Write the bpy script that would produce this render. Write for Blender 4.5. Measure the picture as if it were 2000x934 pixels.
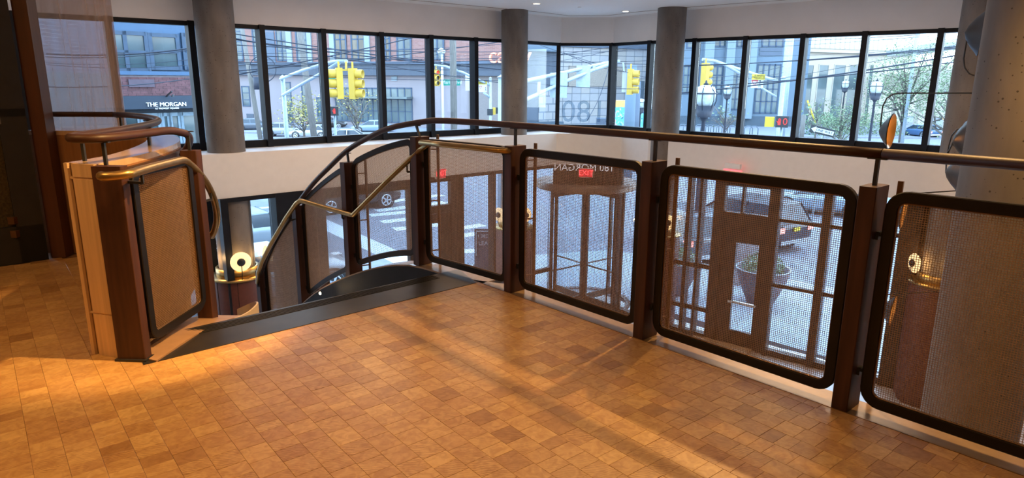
import bpy, bmesh, math, random
import numpy as np
from mathutils import Vector, Matrix
random.seed(7)
S = bpy.context.scene
for _o in list(bpy.data.objects): bpy.data.objects.remove(_o)
COL = S.collection
pi = math.pi

# ------------------------------------------------------------------ camera
F, TH, RO, EYE = 1290.7, 0.23413, 0.00643, 1.45     # focal length in px of a 2000 px frame, pitch, roll, eye height
cd = bpy.data.cameras.new('camera'); cam = bpy.data.objects.new('camera', cd); COL.objects.link(cam)
cd.sensor_fit = 'HORIZONTAL'; cd.sensor_width = 36; cd.lens = F/2000*36; cd.clip_end = 600; cd.clip_start = .05
fw = Vector((0, math.cos(TH), -math.sin(TH))); up0 = Vector((0, math.sin(TH), math.cos(TH))); rt0 = Vector((1, 0, 0))
rt = rt0*math.cos(RO) - up0*math.sin(-RO)*1.0; up = fw.cross(rt)*-1
rt = (rt0*math.cos(RO) + up0*math.sin(RO)).normalized(); up = rt.cross(fw).normalized()
cam.matrix_world = Matrix(((rt.x, up.x, -fw.x, 0), (rt.y, up.y, -fw.y, 0), (rt.z, up.z, -fw.z, EYE), (0, 0, 0, 1)))
S.camera = cam

# ------------------------------------------------------------------ view, world
S.view_settings.view_transform = 'Standard'; S.view_settings.look = 'None'; S.view_settings.gamma = 1
S.view_settings.use_curve_mapping = False; S.view_settings.exposure = 0.0
S.cycles.use_denoising = True
S.cycles.transparent_max_bounces = 24
S.cycles.max_bounces = 8; S.cycles.caustics_reflective = False; S.cycles.caustics_refractive = False
S.cycles.sample_clamp_indirect = 6
SKY = 7.2
W = bpy.data.worlds.new('world'); S.world = W; W.use_nodes = True
nt = W.node_tree; nt.nodes.clear()
wo = nt.nodes.new('ShaderNodeOutputWorld'); bg = nt.nodes.new('ShaderNodeBackground')
tc = nt.nodes.new('ShaderNodeTexCoord'); sx = nt.nodes.new('ShaderNodeSeparateXYZ'); cr = nt.nodes.new('ShaderNodeValToRGB')
nt.links.new(tc.outputs['Generated'], sx.inputs[0]); nt.links.new(sx.outputs['Z'], cr.inputs[0])
cr.color_ramp.elements[0].position = 0.0; cr.color_ramp.elements[0].color = (.74, .885, 1, 1)
cr.color_ramp.elements[1].position = .7; cr.color_ramp.elements[1].color = (.42, .66, 1, 1)
nt.links.new(cr.outputs[0], bg.inputs[0]); bg.inputs[1].default_value = SKY
nt.links.new(bg.outputs[0], wo.inputs[0])

# ------------------------------------------------------------------ main interior lights (ceiling downlights outside or above the frame, plus added soffit fills)
WARM = (1.0, .57, .20); SOFT = (1.0, .64, .36)
def area(name, loc, size, power, color, rot=(0, 0, 0), size_y=None, spread=None):
    l = bpy.data.lights.new(name, 'AREA'); l.energy = power; l.color = color; l.size = size
    if size_y: l.shape = 'RECTANGLE'; l.size_y = size_y
    if spread: l.spread = spread
    o = bpy.data.objects.new(name, l); COL.objects.link(o); o.location = loc; o.rotation_euler = rot; return o
def spot(name, loc, target, power, color, angle=70, blend=.5, radius=.04):
    l = bpy.data.lights.new(name, 'SPOT'); l.energy = power; l.color = color; l.spot_size = math.radians(angle); l.spot_blend = blend; l.shadow_soft_size = radius
    o = bpy.data.objects.new(name, l); COL.objects.link(o); o.location = loc
    o.rotation_euler = (Vector(target)-Vector(loc)).to_track_quat('-Z', 'Y').to_euler(); return o
area('mezzanine_cove_light', (-1.2, 0.6, 2.95), 2.4, 28, WARM, size_y=2.4)
area('mezzanine_cove_light', (-3.6, 2.2, 2.95), 1.0, 42, WARM)
spot('mezzanine_downlight', (1.75, 4.95, 2.93), (0.5, 2.6, 0), 330, WARM, 110, .6, .03)
spot('mezzanine_downlight', (.55, 5.35, 2.93), (-.2, 3.6, 0), 75, WARM, 95, .6, .03)
spot('mezzanine_downlight', (-.15, 3.1, 2.93), (-1.95, 3.65, .45), 700, WARM, 34, .5, .03)
spot('mezzanine_downlight', (-1.0, 2.0, 2.93), (-1.5, 2.9, 0), 60, WARM, 100, .8, .05)
spot('mezzanine_downlight', (2.9, 2.9, 2.93), (2.7, 3.5, .4), 260, WARM, 90, .6, .04)
area('lobby_downlight', (-1.0, 10.0, 2.95), 3.0, 150, SOFT, size_y=2.0)
area('lobby_downlight', (4.2, 9.0, 2.95), 2.0, 80, SOFT, size_y=3.0)
area('added_soffit_fill', (1.2, 2.2, -.32), 1.6, 90, SOFT, size_y=1.6)  # unseen fill added under the mezzanine to bounce light up to the ceiling
area('added_soffit_fill', (-2.4, 14.2, -.53), 1.0, 30, SOFT, size_y=.5)  # second added fill, under the ledge
area('lobby_downlight', (-4.6, 8.2, 2.95), 1.5, 36, SOFT, size_y=2.0)

# ------------------------------------------------------------------ pixel rays (a real distance is always given)
def ray(u, v):
    a = (u-1000)/F; b = (467-v)/F
    return rt*a + up*b + fw
def onz(u, v, z):
    d = ray(u, v); return d*((z-EYE)/d.z) + Vector((0, 0, EYE))
def ony(u, v, y):
    d = ray(u, v); return d*(y/d.y) + Vector((0, 0, EYE))
def onr(u, v, r):
    d = ray(u, v); return d*(r/math.hypot(d.x, d.y)) + Vector((0, 0, EYE))
def onl(u, v, p0, p1):                       # on the vertical plane through two plan points
    d = ray(u, v); n = (p1[1]-p0[1], -(p1[0]-p0[0]))
    k = (p0[0]*n[0]+p0[1]*n[1])/(d.x*n[0]+d.y*n[1]); return d*k + Vector((0, 0, EYE))

# ------------------------------------------------------------------ objects
ROOT = {}
def setp(o, label=None, cat=None, group=None, kind=None):
    for k, v in (('label', label), ('category', cat), ('group', group), ('kind', kind)):
        if v: o[k] = v
    return o
def thing(name, loc, label=None, cat=None, group=None, rotz=0, kind=None):
    o = bpy.data.objects.new(name, None); COL.objects.link(o); o.location = loc; o.rotation_euler = (0, 0, rotz)
    o.empty_display_size = .1
    ROOT[o] = Matrix.Translation(Vector(loc)) @ Matrix.Rotation(rotz, 4, 'Z')
    return setp(o, label, cat, group, kind)
def top(o):
    while o.parent: o = o.parent
    return o
class MB:
    def __init__(s): s.v = []; s.f = []; s.sm = []
    def add(s, vs, fs, smooth=False):
        n = len(s.v); s.v += [tuple(p) for p in vs]; s.f += [tuple(i+n for i in f) for f in fs]; s.sm += [smooth]*len(fs); return s
    def hexa(s, p):                          # 8 corners: bottom ring then top ring
        return s.add(p, [(3, 2, 1, 0), (4, 5, 6, 7), (0, 1, 5, 4), (1, 2, 6, 5), (2, 3, 7, 6), (3, 0, 4, 7)])
    def box(s, x0, x1, y0, y1, z0, z1):
        return s.hexa([(x0, y0, z0), (x1, y0, z0), (x1, y1, z0), (x0, y1, z0), (x0, y0, z1), (x1, y0, z1), (x1, y1, z1), (x0, y1, z1)])
    def wall(s, p0, p1, z0, z1, t0, t1=None):   # upright slab along p0-p1 (plan); t0..t1 offsets to the left side of p0->p1
        if t1 is None: t0, t1 = -t0/2, t0/2
        d = Vector((p1[0]-p0[0], p1[1]-p0[1])).normalized(); n = Vector((-d.y, d.x))
        a = [Vector(p0[:2])+n*t0, Vector(p1[:2])+n*t0, Vector(p1[:2])+n*t1, Vector(p0[:2])+n*t1]
        return s.hexa([(q.x, q.y, z0) for q in a]+[(q.x, q.y, z1) for q in a])
    def prism(s, poly, z0, z1):
        n = len(poly)
        ar = sum(poly[i][0]*poly[(i+1) % n][1]-poly[(i+1) % n][0]*poly[i][1] for i in range(n))
        if ar < 0: poly = poly[::-1]
        return s.add([(p[0], p[1], z0) for p in poly]+[(p[0], p[1], z1) for p in poly],
                     [tuple(range(n))[::-1], tuple(range(n, 2*n))]+[(i, (i+1) % n, n+(i+1) % n, n+i) for i in range(n)])
    def bar(s, a, b, w, h=None, upv=(0, 0, 1)):  # rectangular bar between two points
        h = h or w; a = Vector(a); b = Vector(b); d = (b-a).normalized(); u = Vector(upv)
        if abs(d.dot(u)) > .99: u = Vector((1, 0, 0))
        x = d.cross(u).normalized(); y = x.cross(d).normalized()
        c = [(-w/2, -h/2), (w/2, -h/2), (w/2, h/2), (-w/2, h/2)]
        return s.hexa([a+x*i+y*j for i, j in c]+[b+x*i+y*j for i, j in c])
    def tube(s, pts, r, n=8, caps=True, smooth=True):
        P = [Vector(p) for p in pts]; m = len(P); R = r if isinstance(r, (list, tuple)) else [r]*m
        t0 = (P[1]-P[0]).normalized(); u = Vector((0, 0, 1)) if abs(t0.z) < .9 else Vector((1, 0, 0))
        x = t0.cross(u).normalized(); vs = []
        for i in range(m):
            t = (P[min(i+1, m-1)]-P[max(i-1, 0)]).normalized()
            x = (x - t*x.dot(t)).normalized(); y = t.cross(x)
            for k in range(n):
                a = 2*pi*k/n; vs.append(P[i]+(x*math.cos(a)+y*math.sin(a))*R[i])
        fs = [(i*n+k, i*n+(k+1) % n, (i+1)*n+(k+1) % n, (i+1)*n+k) for i in range(m-1) for k in range(n)]
        s.add(vs, fs, smooth)
        if caps: 
            b = len(s.v)-m*n; s.f += [tuple(b+k for k in range(n))[::-1], tuple(b+(m-1)*n+k for k in range(n))]; s.sm += [False, False]
        return s
    def lathe(s, prof, c=(0, 0, 0), axis=(0, 0, 1), n=24, smooth=True, caps=False, a0=0, a1=2*pi):
        ax = Vector(axis).normalized(); u = Vector((0, 0, 1)) if abs(ax.z) < .9 else Vector((1, 0, 0))
        x = ax.cross(u).normalized(); y = ax.cross(x); c = Vector(c); full = abs(a1-a0-2*pi) < 1e-6
        k2 = n if full else n+1
        vs = [c+ax*h+(x*math.cos(a0+(a1-a0)*k/n)+y*math.sin(a0+(a1-a0)*k/n))*r for r, h in prof for k in range(k2)]
        fs = [(i*k2+k, (i+1)*k2+k, (i+1)*k2+(k+1) % k2, i*k2+(k+1) % k2) for i in range(len(prof)-1) for k in range(n)]
        s.add(vs, fs, smooth)
        if caps:
            b = len(s.v)-len(vs); m = len(prof); s.f += [tuple(b+k for k in range(k2)), tuple(b+(m-1)*k2+k for k in range(k2))[::-1]]; s.sm += [False]*2
        return s
    def disc(s, c, axis, r, t, n=20): return s.lathe([(r, 0), (r, t)], c, axis, n, caps=True)
    def quad(s, a, b, c, d): return s.add([a, b, c, d], [(0, 1, 2, 3)])
    def build(s, name, m, parent=None, world=True, label=None, kind=None):
        me = bpy.data.meshes.new(name)
        vs = s.v
        loc = None
        if parent is None:
            A = np.array(vs, float); loc = Vector(((A[:, 0].min()+A[:, 0].max())/2, (A[:, 1].min()+A[:, 1].max())/2, A[:, 2].min()))
            vs = (A-np.array(loc)).tolist()
        elif world:
            Mi = np.array(ROOT[top(parent)].inverted()); A = np.array(vs, float); vs = (A @ Mi[:3, :3].T + Mi[:3, 3]).tolist()
        me.from_pydata(vs, [], s.f); me.polygons.foreach_set('use_smooth', s.sm)
        bm = bmesh.new(); bm.from_mesh(me); bmesh.ops.recalc_face_normals(bm, faces=bm.faces); bm.to_mesh(me); bm.free()
        if m: me.materials.append(m)
        o = bpy.data.objects.new(name, me); COL.objects.link(o)
        if parent is not None: o.parent = parent
        else: o.location = loc; ROOT[o] = Matrix.Translation(loc)
        return setp(o, label, None, None, kind)
def dup(root, loc, rotz=None, label=None, group=None, scale=None):
    c = root.copy(); COL.objects.link(c); c.location = loc
    if rotz is not None: c.rotation_euler = (0, 0, rotz)
    if scale: c.scale = scale
    if label: c['label'] = label
    if group: c['group'] = group
    for ch in list(root.children):
        d = ch.copy(); COL.objects.link(d); d.parent = c
        for g in list(ch.children):
            e = g.copy(); COL.objects.link(e); e.parent = d
    return c
def text(txt, name, mat_, parent, size, M4, depth=.01, align='CENTER', world=True):
    cu = bpy.data.curves.new(name, 'FONT'); cu.body = txt; cu.size = size; cu.align_x = align; cu.align_y = 'CENTER'; cu.extrude = depth; cu.resolution_u = 3
    tmp = bpy.data.objects.new('tmp_text', cu); COL.objects.link(tmp); bpy.context.view_layer.update()
    me = bpy.data.meshes.new_from_object(tmp.evaluated_get(bpy.context.evaluated_depsgraph_get()))
    bpy.data.objects.remove(tmp); bpy.data.curves.remove(cu); me.name = name
    if world and parent is not None: M4 = ROOT[top(parent)].inverted() @ M4
    me.transform(M4); me.materials.clear(); me.materials.append(mat_)
    o = bpy.data.objects.new(name, me); COL.objects.link(o)
    if parent is not None: o.parent = parent
    return o
def frame_mat(origin, xdir, ydir):          # text plane: x along the words, y up the letters
    x = Vector(xdir).normalized(); y = Vector(ydir).normalized(); z = x.cross(y)
    o = Vector(origin)
    return Matrix(((x.x, y.x, z.x, o.x), (x.y, y.y, z.y, o.y), (x.z, y.z, z.z, o.z), (0, 0, 0, 1)))

# ------------------------------------------------------------------ materials
def nodes(name):
    m = bpy.data.materials.new(name); m.use_nodes = True; t = m.node_tree
    b = t.nodes['Principled BSDF']; return m, t, b
def mat(name, col, rough=.5, metal=0, vary=.15, scale=8, bump=0, spec=.5, stretch=None, emit=None, estr=0, coat=0):
    m, t, b = nodes(name)
    b.inputs['Roughness'].default_value = rough; b.inputs['Metallic'].default_value = metal
    b.inputs['Specular IOR Level'].default_value = spec; b.inputs['Coat Weight'].default_value = coat; b.inputs['Coat Roughness'].default_value = .15
    tc = t.nodes.new('ShaderNodeTexCoord'); mp = t.nodes.new('ShaderNodeMapping'); nz = t.nodes.new('ShaderNodeTexNoise')
    t.links.new(tc.outputs['Object'], mp.inputs[0]); t.links.new(mp.outputs[0], nz.inputs['Vector'])
    if stretch: mp.inputs['Scale'].default_value = stretch
    nz.inputs['Scale'].default_value = scale; nz.inputs['Detail'].default_value = 6
    r = t.nodes.new('ShaderNodeValToRGB'); t.links.new(nz.outputs['Fac'], r.inputs[0])
    c0 = tuple(max(0, c*(1-vary)) for c in col)+(1,); c1 = tuple(min(1, c*(1+vary)) for c in col)+(1,)
    r.color_ramp.elements[0].position = .3; r.color_ramp.elements[0].color = c0
    r.color_ramp.elements[1].position = .7; r.color_ramp.elements[1].color = c1
    t.links.new(r.outputs[0], b.inputs['Base Color'])
    if bump:
        bp = t.nodes.new('ShaderNodeBump'); bp.inputs['Strength'].default_value = bump; bp.inputs['Distance'].default_value = .01
        t.links.new(nz.outputs['Fac'], bp.inputs['Height']); t.links.new(bp.outputs[0], b.inputs['Normal'])
    if emit: b.inputs['Emission Color'].default_value = emit+(1,); b.inputs['Emission Strength'].default_value = estr
    return m
def glassmat(name, tint=(1, 1, 1), refl=1.0, extra=0.0, rough=0.0, painted_refl=0.0, painted_refl_col=(.8, .7, .6)):
    m, t, b = nodes(name); t.nodes.remove(b); out = t.nodes['Material Output']
    tr = t.nodes.new('ShaderNodeBsdfTransparent'); gl = t.nodes.new('ShaderNodeBsdfGlossy'); mx = t.nodes.new('ShaderNodeMixShader'); fr = t.nodes.new('ShaderNodeFresnel')
    tr.inputs[0].default_value = tint+(1,); gl.inputs['Roughness'].default_value = rough; fr.inputs[0].default_value = 1.3
    ma = t.nodes.new('ShaderNodeMath'); ma.operation = 'MULTIPLY_ADD'; ma.inputs[1].default_value = refl; ma.inputs[2].default_value = extra; ma.use_clamp = True
    t.links.new(fr.outputs[0], ma.inputs[0]); t.links.new(ma.outputs[0], mx.inputs[0]); t.links.new(tr.outputs[0], mx.inputs[1]); t.links.new(gl.outputs[0], mx.inputs[2])
    last = mx
    if painted_refl:
        df = t.nodes.new('ShaderNodeBsdfDiffuse'); df.inputs[0].default_value = painted_refl_col+(1,)
        tl = t.nodes.new('ShaderNodeBsdfTranslucent'); tl.inputs[0].default_value = painted_refl_col+(1,); ad = t.nodes.new('ShaderNodeMixShader'); t.links.new(df.outputs[0], ad.inputs[1]); t.links.new(tl.outputs[0], ad.inputs[2])
        m2 = t.nodes.new('ShaderNodeMixShader'); m2.inputs[0].default_value = painted_refl
        tcx = t.nodes.new('ShaderNodeTexCoord'); mp = t.nodes.new('ShaderNodeMapping'); mp.inputs['Scale'].default_value = (30, 30, .6); nz = t.nodes.new('ShaderNodeTexNoise'); nz.inputs['Scale'].default_value = 1.0
        t.links.new(tcx.outputs['Object'], mp.inputs[0]); t.links.new(mp.outputs[0], nz.inputs[0])
        mm = t.nodes.new('ShaderNodeMath'); mm.operation = 'MULTIPLY'; mm.inputs[1].default_value = painted_refl*2; t.links.new(nz.outputs['Fac'], mm.inputs[0]); t.links.new(mm.outputs[0], m2.inputs[0])
        t.links.new(mx.outputs[0], m2.inputs[1]); t.links.new(ad.outputs[0], m2.inputs[2]); last = m2
    t.links.new(last.outputs[0], out.inputs[0]); return m
def brickmat(name, c1, c2, mortar, w=.24, h=.075, rough=.85):
    m, t, b = nodes(name); b.inputs['Roughness'].default_value = rough
    tc = t.nodes.new('ShaderNodeTexCoord'); sp = t.nodes.new('ShaderNodeSeparateXYZ'); cb = t.nodes.new('ShaderNodeCombineXYZ'); br = t.nodes.new('ShaderNodeTexBrick')
    t.links.new(tc.outputs['Object'], sp.inputs[0]); ad = t.nodes.new('ShaderNodeMath'); t.links.new(sp.outputs['X'], ad.inputs[0]); t.links.new(sp.outputs['Y'], ad.inputs[1])
    t.links.new(ad.outputs[0], cb.inputs['X']); t.links.new(sp.outputs['Z'], cb.inputs['Y']); t.links.new(cb.outputs[0], br.inputs['Vector'])
    br.inputs['Color1'].default_value = c1+(1,); br.inputs['Color2'].default_value = c2+(1,); br.inputs['Mortar'].default_value = mortar+(1,)
    br.inputs['Scale'].default_value = 1; br.inputs['Brick Width'].default_value = w; br.inputs['Row Height'].default_value = h; br.inputs['Mortar Size'].default_value = h*.09; br.inputs['Bias'].default_value = 0
    t.links.new(br.outputs['Color'], b.inputs['Base Color']); return m
def lampmat(name, col, strength):
    m, t, b = nodes(name); b.inputs['Base Color'].default_value = (.5, .45, .4, 1) if strength > 1.2 else (.2, .02, .02, 1); b.inputs['Emission Color'].default_value = col+(1,); b.inputs['Emission Strength'].default_value = strength; return m
def woodblock(name):                          # end-grain blocks; tone and grain offset come from each block's own attribute
    m, t, b = nodes(name)
    at = t.nodes.new('ShaderNodeAttribute'); at.attribute_name = 'tone'; sp = t.nodes.new('ShaderNodeSeparateColor'); t.links.new(at.outputs['Color'], sp.inputs[0])
    tc = t.nodes.new('ShaderNodeTexCoord')
    off = t.nodes.new('ShaderNodeVectorMath'); off.operation = 'MULTIPLY_ADD'; off.inputs[1].default_value = (.5, .5, 0)
    sb = t.nodes.new('ShaderNodeVectorMath'); sb.operation = 'ADD'; t.links.new(tc.outputs['Object'], off.inputs[2]); t.links.new(at.outputs['Vector'], off.inputs[0])
    ns = t.nodes.new('ShaderNodeTexNoise'); ns.inputs['Scale'].default_value = 14; ns.inputs['Detail'].default_value = 3; t.links.new(off.outputs[0], ns.inputs['Vector'])
    dm = t.nodes.new('ShaderNodeVectorMath'); dm.operation = 'SCALE'; dm.inputs['Scale'].default_value = .035; t.links.new(ns.outputs['Color'], dm.inputs[0])
    t.links.new(off.outputs[0], sb.inputs[0]); t.links.new(dm.outputs[0], sb.inputs[1])
    wv = t.nodes.new('ShaderNodeTexWave'); wv.wave_type = 'RINGS'; wv.rings_direction = 'Z'; wv.inputs['Scale'].default_value = 26; wv.inputs['Distortion'].default_value = 1.5; wv.inputs['Detail'].default_value = 2
    t.links.new(sb.outputs[0], wv.inputs['Vector'])
    r = t.nodes.new('ShaderNodeValToRGB'); t.links.new(sp.outputs[0], r.inputs[0])
    for e, (p, c) in zip([r.color_ramp.elements[0], r.color_ramp.elements[1]], ((0, (.33, .16, .05, 1)), (1, (.70, .445, .17, 1)))): e.position = p; e.color = c
    e = r.color_ramp.elements.new(.35); e.color = (.54, .305, .115, 1)
    mx = t.nodes.new('ShaderNodeMix'); mx.data_type = 'RGBA'; mx.blend_type = 'MULTIPLY'
    wr = t.nodes.new('ShaderNodeValToRGB'); t.links.new(wv.outputs['Fac'], wr.inputs[0]); wr.color_ramp.elements[0].color = (.50, .37, .28, 1); wr.color_ramp.elements[0].position = .05; wr.color_ramp.elements[1].position = .5; wr.color_ramp.elements[1].color = (1, 1, 1, 1)
    t.links.new(r.outputs[0], mx.inputs[6]); t.links.new(wr.outputs[0], mx.inputs[7])
    fm = t.nodes.new('ShaderNodeMath'); fm.operation = 'MULTIPLY'; fm.inputs[1].default_value = .75; t.links.new(sp.outputs[2], fm.inputs[0]); t.links.new(fm.outputs[0], mx.inputs[0])
    n2 = t.nodes.new('ShaderNodeTexNoise'); n2.inputs['Scale'].default_value = 22; n2.inputs['Detail'].default_value = 5; n2.inputs['Distortion'].default_value = 1.2; t.links.new(off.outputs[0], n2.inputs['Vector'])
    r2 = t.nodes.new('ShaderNodeValToRGB'); t.links.new(n2.outputs['Fac'], r2.inputs[0]); r2.color_ramp.elements[0].position = .32; r2.color_ramp.elements[0].color = (.70, .60, .50, 1); r2.color_ramp.elements[1].position = .62; r2.color_ramp.elements[1].color = (1.0, 1.0, 1.0, 1)
    m3 = t.nodes.new('ShaderNodeMix'); m3.data_type = 'RGBA'; m3.blend_type = 'MULTIPLY'; m3.inputs[0].default_value = .8; t.links.new(mx.outputs[2], m3.inputs[6]); t.links.new(r2.outputs[0], m3.inputs[7])
    t.links.new(m3.outputs[2], b.inputs['Base Color']); b.inputs['Roughness'].default_value = .38; b.inputs['Coat Weight'].default_value = .2; b.inputs['Coat Roughness'].default_value = .2
    return m
M = {}
M['white'] = mat('white_paint', (.82, .80, .77), .6, vary=.02)
M['ceil'] = mat('ceiling_paint', (.93, .93, .93), .7, vary=.01)
M['wallp'] = mat('wall_paint', (.86, .835, .83), .7, vary=.03, scale=2)
M['concrete'] = mat('concrete', (.165, .145, .130), .75, vary=.22, scale=5, bump=.25, stretch=(1, 1, .35))
def pores(m):                                  # air holes cast into the concrete
    t = m.node_tree; b = t.nodes['Principled BSDF']; src = b.inputs['Base Color'].links[0].from_socket
    tc = t.nodes.new('ShaderNodeTexCoord'); vo = t.nodes.new('ShaderNodeTexVoronoi'); vo.inputs['Scale'].default_value = 24; t.links.new(tc.outputs['Object'], vo.inputs['Vector'])
    nz = t.nodes.new('ShaderNodeTexNoise'); nz.inputs['Scale'].default_value = 9; t.links.new(tc.outputs['Object'], nz.inputs['Vector'])
    th = t.nodes.new('ShaderNodeMath'); th.operation = 'MULTIPLY_ADD'; th.inputs[1].default_value = .34; th.inputs[2].default_value = -.06; t.links.new(nz.outputs['Fac'], th.inputs[0])
    lt = t.nodes.new('ShaderNodeMath'); lt.operation = 'LESS_THAN'; t.links.new(vo.outputs['Distance'], lt.inputs[0]); t.links.new(th.outputs[0], lt.inputs[1])
    mx = t.nodes.new('ShaderNodeMix'); mx.data_type = 'RGBA'; t.links.new(lt.outputs[0], mx.inputs[0]); t.links.new(src, mx.inputs[6]); mx.inputs[7].default_value = (.05, .042, .036, 1); t.links.new(mx.outputs[2], b.inputs['Base Color'])
pores(M['concrete'])
M['black'] = mat('black_frame', (.018, .018, .020), .45, vary=.2)
M['alu'] = mat('dark_window_frame', (.007, .009, .014), .5, vary=.2, spec=.25)
M['bronze'] = mat('bronze_storefront', (.055, .034, .022), .45, .3, vary=.2)
M['walnut'] = mat('walnut', (.056, .021, .012), .5, vary=.35, scale=3, stretch=(9, 9, .7), spec=.35)
M['railwood'] = mat('rail_wood', (.042, .015, .008), .46, vary=.25, scale=4, stretch=(2, 2, 2), spec=.4)
M['oak'] = mat('oak_veneer', (.56, .36, .19), .45, vary=.14, scale=3, stretch=(14, 14, .5), coat=.1)
M['oakdark'] = mat('oak_groove', (.20, .10, .045), .5, vary=.2)
M['frame'] = mat('panel_frame_metal', (.016, .013, .012), .42, .5, vary=.2)
M['wire'] = mat('bronze_wire', (.46, .30, .19), .45, .45, vary=.12, scale=30)
M['brass'] = mat('brass_rail', (.42, .27, .10), .32, .9, vary=.12, scale=12)
M['brassdark'] = mat('aged_brass', (.27, .15, .075), .38, .85, vary=.15)
M['stone'] = mat('cap_stone', (.26, .175, .105), .25, vary=.10, scale=14, coat=.3)
M['rubber'] = mat('black_tread', (.020, .018, .017), .36, vary=.35, scale=9)
M['blackwall'] = mat('black_stringer', (.008, .007, .007), .6, vary=.2, spec=.2)
M['block'] = woodblock('end_grain_block')
M['joint'] = mat('floor_joint', (.20, .10, .045), .7)
M['lobby'] = mat('lobby_floor', (.62, .58, .54), .35, vary=.1, scale=3)
M['glass'] = glassmat('window_glass', (.95, .98, .99), .8)
M['film'] = glassmat('reflective_glass', (.80, .78, .80), 1.0, .16, .02, .24, (.85, .62, .45))  # beige streaked veil painted in for the room reflected in the glass
M['vinyl'] = glassmat('etched_vinyl', (.74, .80, .85), .4, 0, .2)
M['leather'] = mat('oxblood_leather', (.115, .032, .020), .5, vary=.12, scale=20)
M['alab'] = lampmat('alabaster_glow', (1, .62, .26), 1.5)
M['bulb'] = lampmat('bulb', (1, .75, .45), 30)
M['led'] = lampmat('downlight_led', (1, .86, .66), 14)
M['red'] = lampmat('exit_red', (1, .03, .05), 3.5)
M['redlamp'] = lampmat('red_signal', (1, .05, .03), 1.0)
M['brake'] = lampmat('tail_lamp', (1, .12, .04), 2.5)
M['headl'] = lampmat('head_lamp', (1, .8, .5), 6)
M['asphalt'] = mat('asphalt', (.20, .205, .235), .85, vary=.15, scale=3)
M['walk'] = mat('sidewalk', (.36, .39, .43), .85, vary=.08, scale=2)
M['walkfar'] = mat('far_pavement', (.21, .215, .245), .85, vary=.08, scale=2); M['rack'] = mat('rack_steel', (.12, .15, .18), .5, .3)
M['roadwhite'] = mat('road_paint', (.62, .66, .68), .7, vary=.08)
M['tyre'] = mat('tyre', (.02, .02, .022), .8)
M['chrome'] = mat('chrome', (.62, .63, .65), .25, .9, vary=.1)
M['carglass'] = mat('car_glass', (.02, .03, .04), .08, vary=.1, spec=.8)
M['galv'] = mat('galvanised', (.33, .40, .45), .5, .2, vary=.1)
M['sigyellow'] = mat('signal_yellow', (.50, .33, .035), .5, vary=.05)
M['lens'] = mat('dark_lens', (.02, .025, .03), .3)
M['polewood'] = mat('pole_wood', (.15, .14, .125), .85, vary=.35, scale=4, stretch=(12, 12, .6))
M['cable'] = mat('cable_black', (.02, .025, .04), .6)
M['leaf'] = mat('leaf_green', (.085, .17, .07), .6, vary=.35, scale=2)
M['leafy'] = mat('leaf_yellow', (.34, .30, .08), .6, vary=.35, scale=2)
M['leafpale'] = mat('leaf_pale', (.17, .23, .12), .6, vary=.3, scale=2)
M['bark'] = mat('bark', (.13, .115, .10), .85, vary=.25)
M['signgreen'] = mat('sign_green', (.0, .20, .14), .5, vary=.03)
M['signwhite'] = mat('sign_white', (.50, .54, .56), .5, vary=.03)
M['signyellow'] = mat('sign_yellow', (.52, .40, .03), .5, vary=.03)
M['signblack'] = mat('sign_black', (.02, .025, .03), .5)
M['signred'] = mat('sign_red', (.4, .04, .06), .5)
# =================================================================== STRUCTURE
ZC, ZH, ZS, ZL, ZST = 3.0, 2.40, .25, -4.2, -4.36     # ceiling, window head, sill, lobby floor, street
Bp = Vector((.019, 4.504)); Td = Vector((.668, -.744)); Nd = Vector((-.744, -.668))
def rp(s, z=0., off=0.):                              # along the straight mezzanine railing
    q = Bp+Td*s+Nd*off; return Vector((q.x, q.y, z))
LU = [(-9.2, 8.75), (-7.35, 10.1), (-6.38, 10.85), (-5.45, 11.60), (-4.56, 12.36), (-3.69, 13.18), (-2.74, 13.98), (-1.83, 14.72), (-.92, 15.46), (.18, 16.38), (1.15, 17.32)]
RU = [(2.55, 17.18), (3.28, 16.13), (4.08, 15.22), (4.92, 14.42), (5.79, 13.66), (6.62, 12.92), (7.53, 12.13), (8.5, 11.3)]
FAC = LU+RU
INNER = [(-5.1, 10.76), (1.05, 15.98), (2.6, 15.86), (3.05, 14.95), (7.3, 10.85), (9.2, 9.0)]   # front edge of the white ledge
ROOM = [(-9.2, 8.75), (-9.2, -4.5), (9.3, -4.5), (9.3, 10.55)]
def S_(o): o['kind'] = 'structure'; return o

# floor ------------------------------------------------------------
nose0, nose1 = Vector((-1.90, 3.205)), Vector((-.263, 4.671))
nd = (nose1-nose0).normalized(); nn = Vector((-nd.y, nd.x))   # nn points into the stair
EDGE = .071                                                   # viewer-side face of the posts
e0 = nose1; e1 = rp(4.6, 0, EDGE); 
flo = thing('floor', (0, 0, 0), kind='structure')
fpoly = [tuple(nose1), (e1.x, e1.y), (9.2, .6), (9.2, -4.4), (-9.1, -4.4), (-9.1, 1.0), (-3.9, 5.62), (-3.0, 5.4), (-2.5, 4.9), (-2.18, 4.2), (-2.14, 3.5), tuple(nose0)]
MB().prism(fpoly, -.28, -.0045).build('slab', M['joint'], flo)
rd = Vector((.63, -.7766)); rn = Vector((.7766, .63))         # rows of blocks
def clipline(poly, a, b):                                     # keep the left side of a->b
    d = b-a; out = []
    for i in range(len(poly)):
        p, q = poly[i], poly[(i+1) % len(poly)]
        sp, sq = d.x*(p.y-a.y)-d.y*(p.x-a.x), d.x*(q.y-a.y)-d.y*(q.x-a.x)
        if sp >= 0: out.append(p)
        if sp*sq < 0: out.append(p+(q-p)*(sp/(sp-sq)))
    return out
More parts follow.
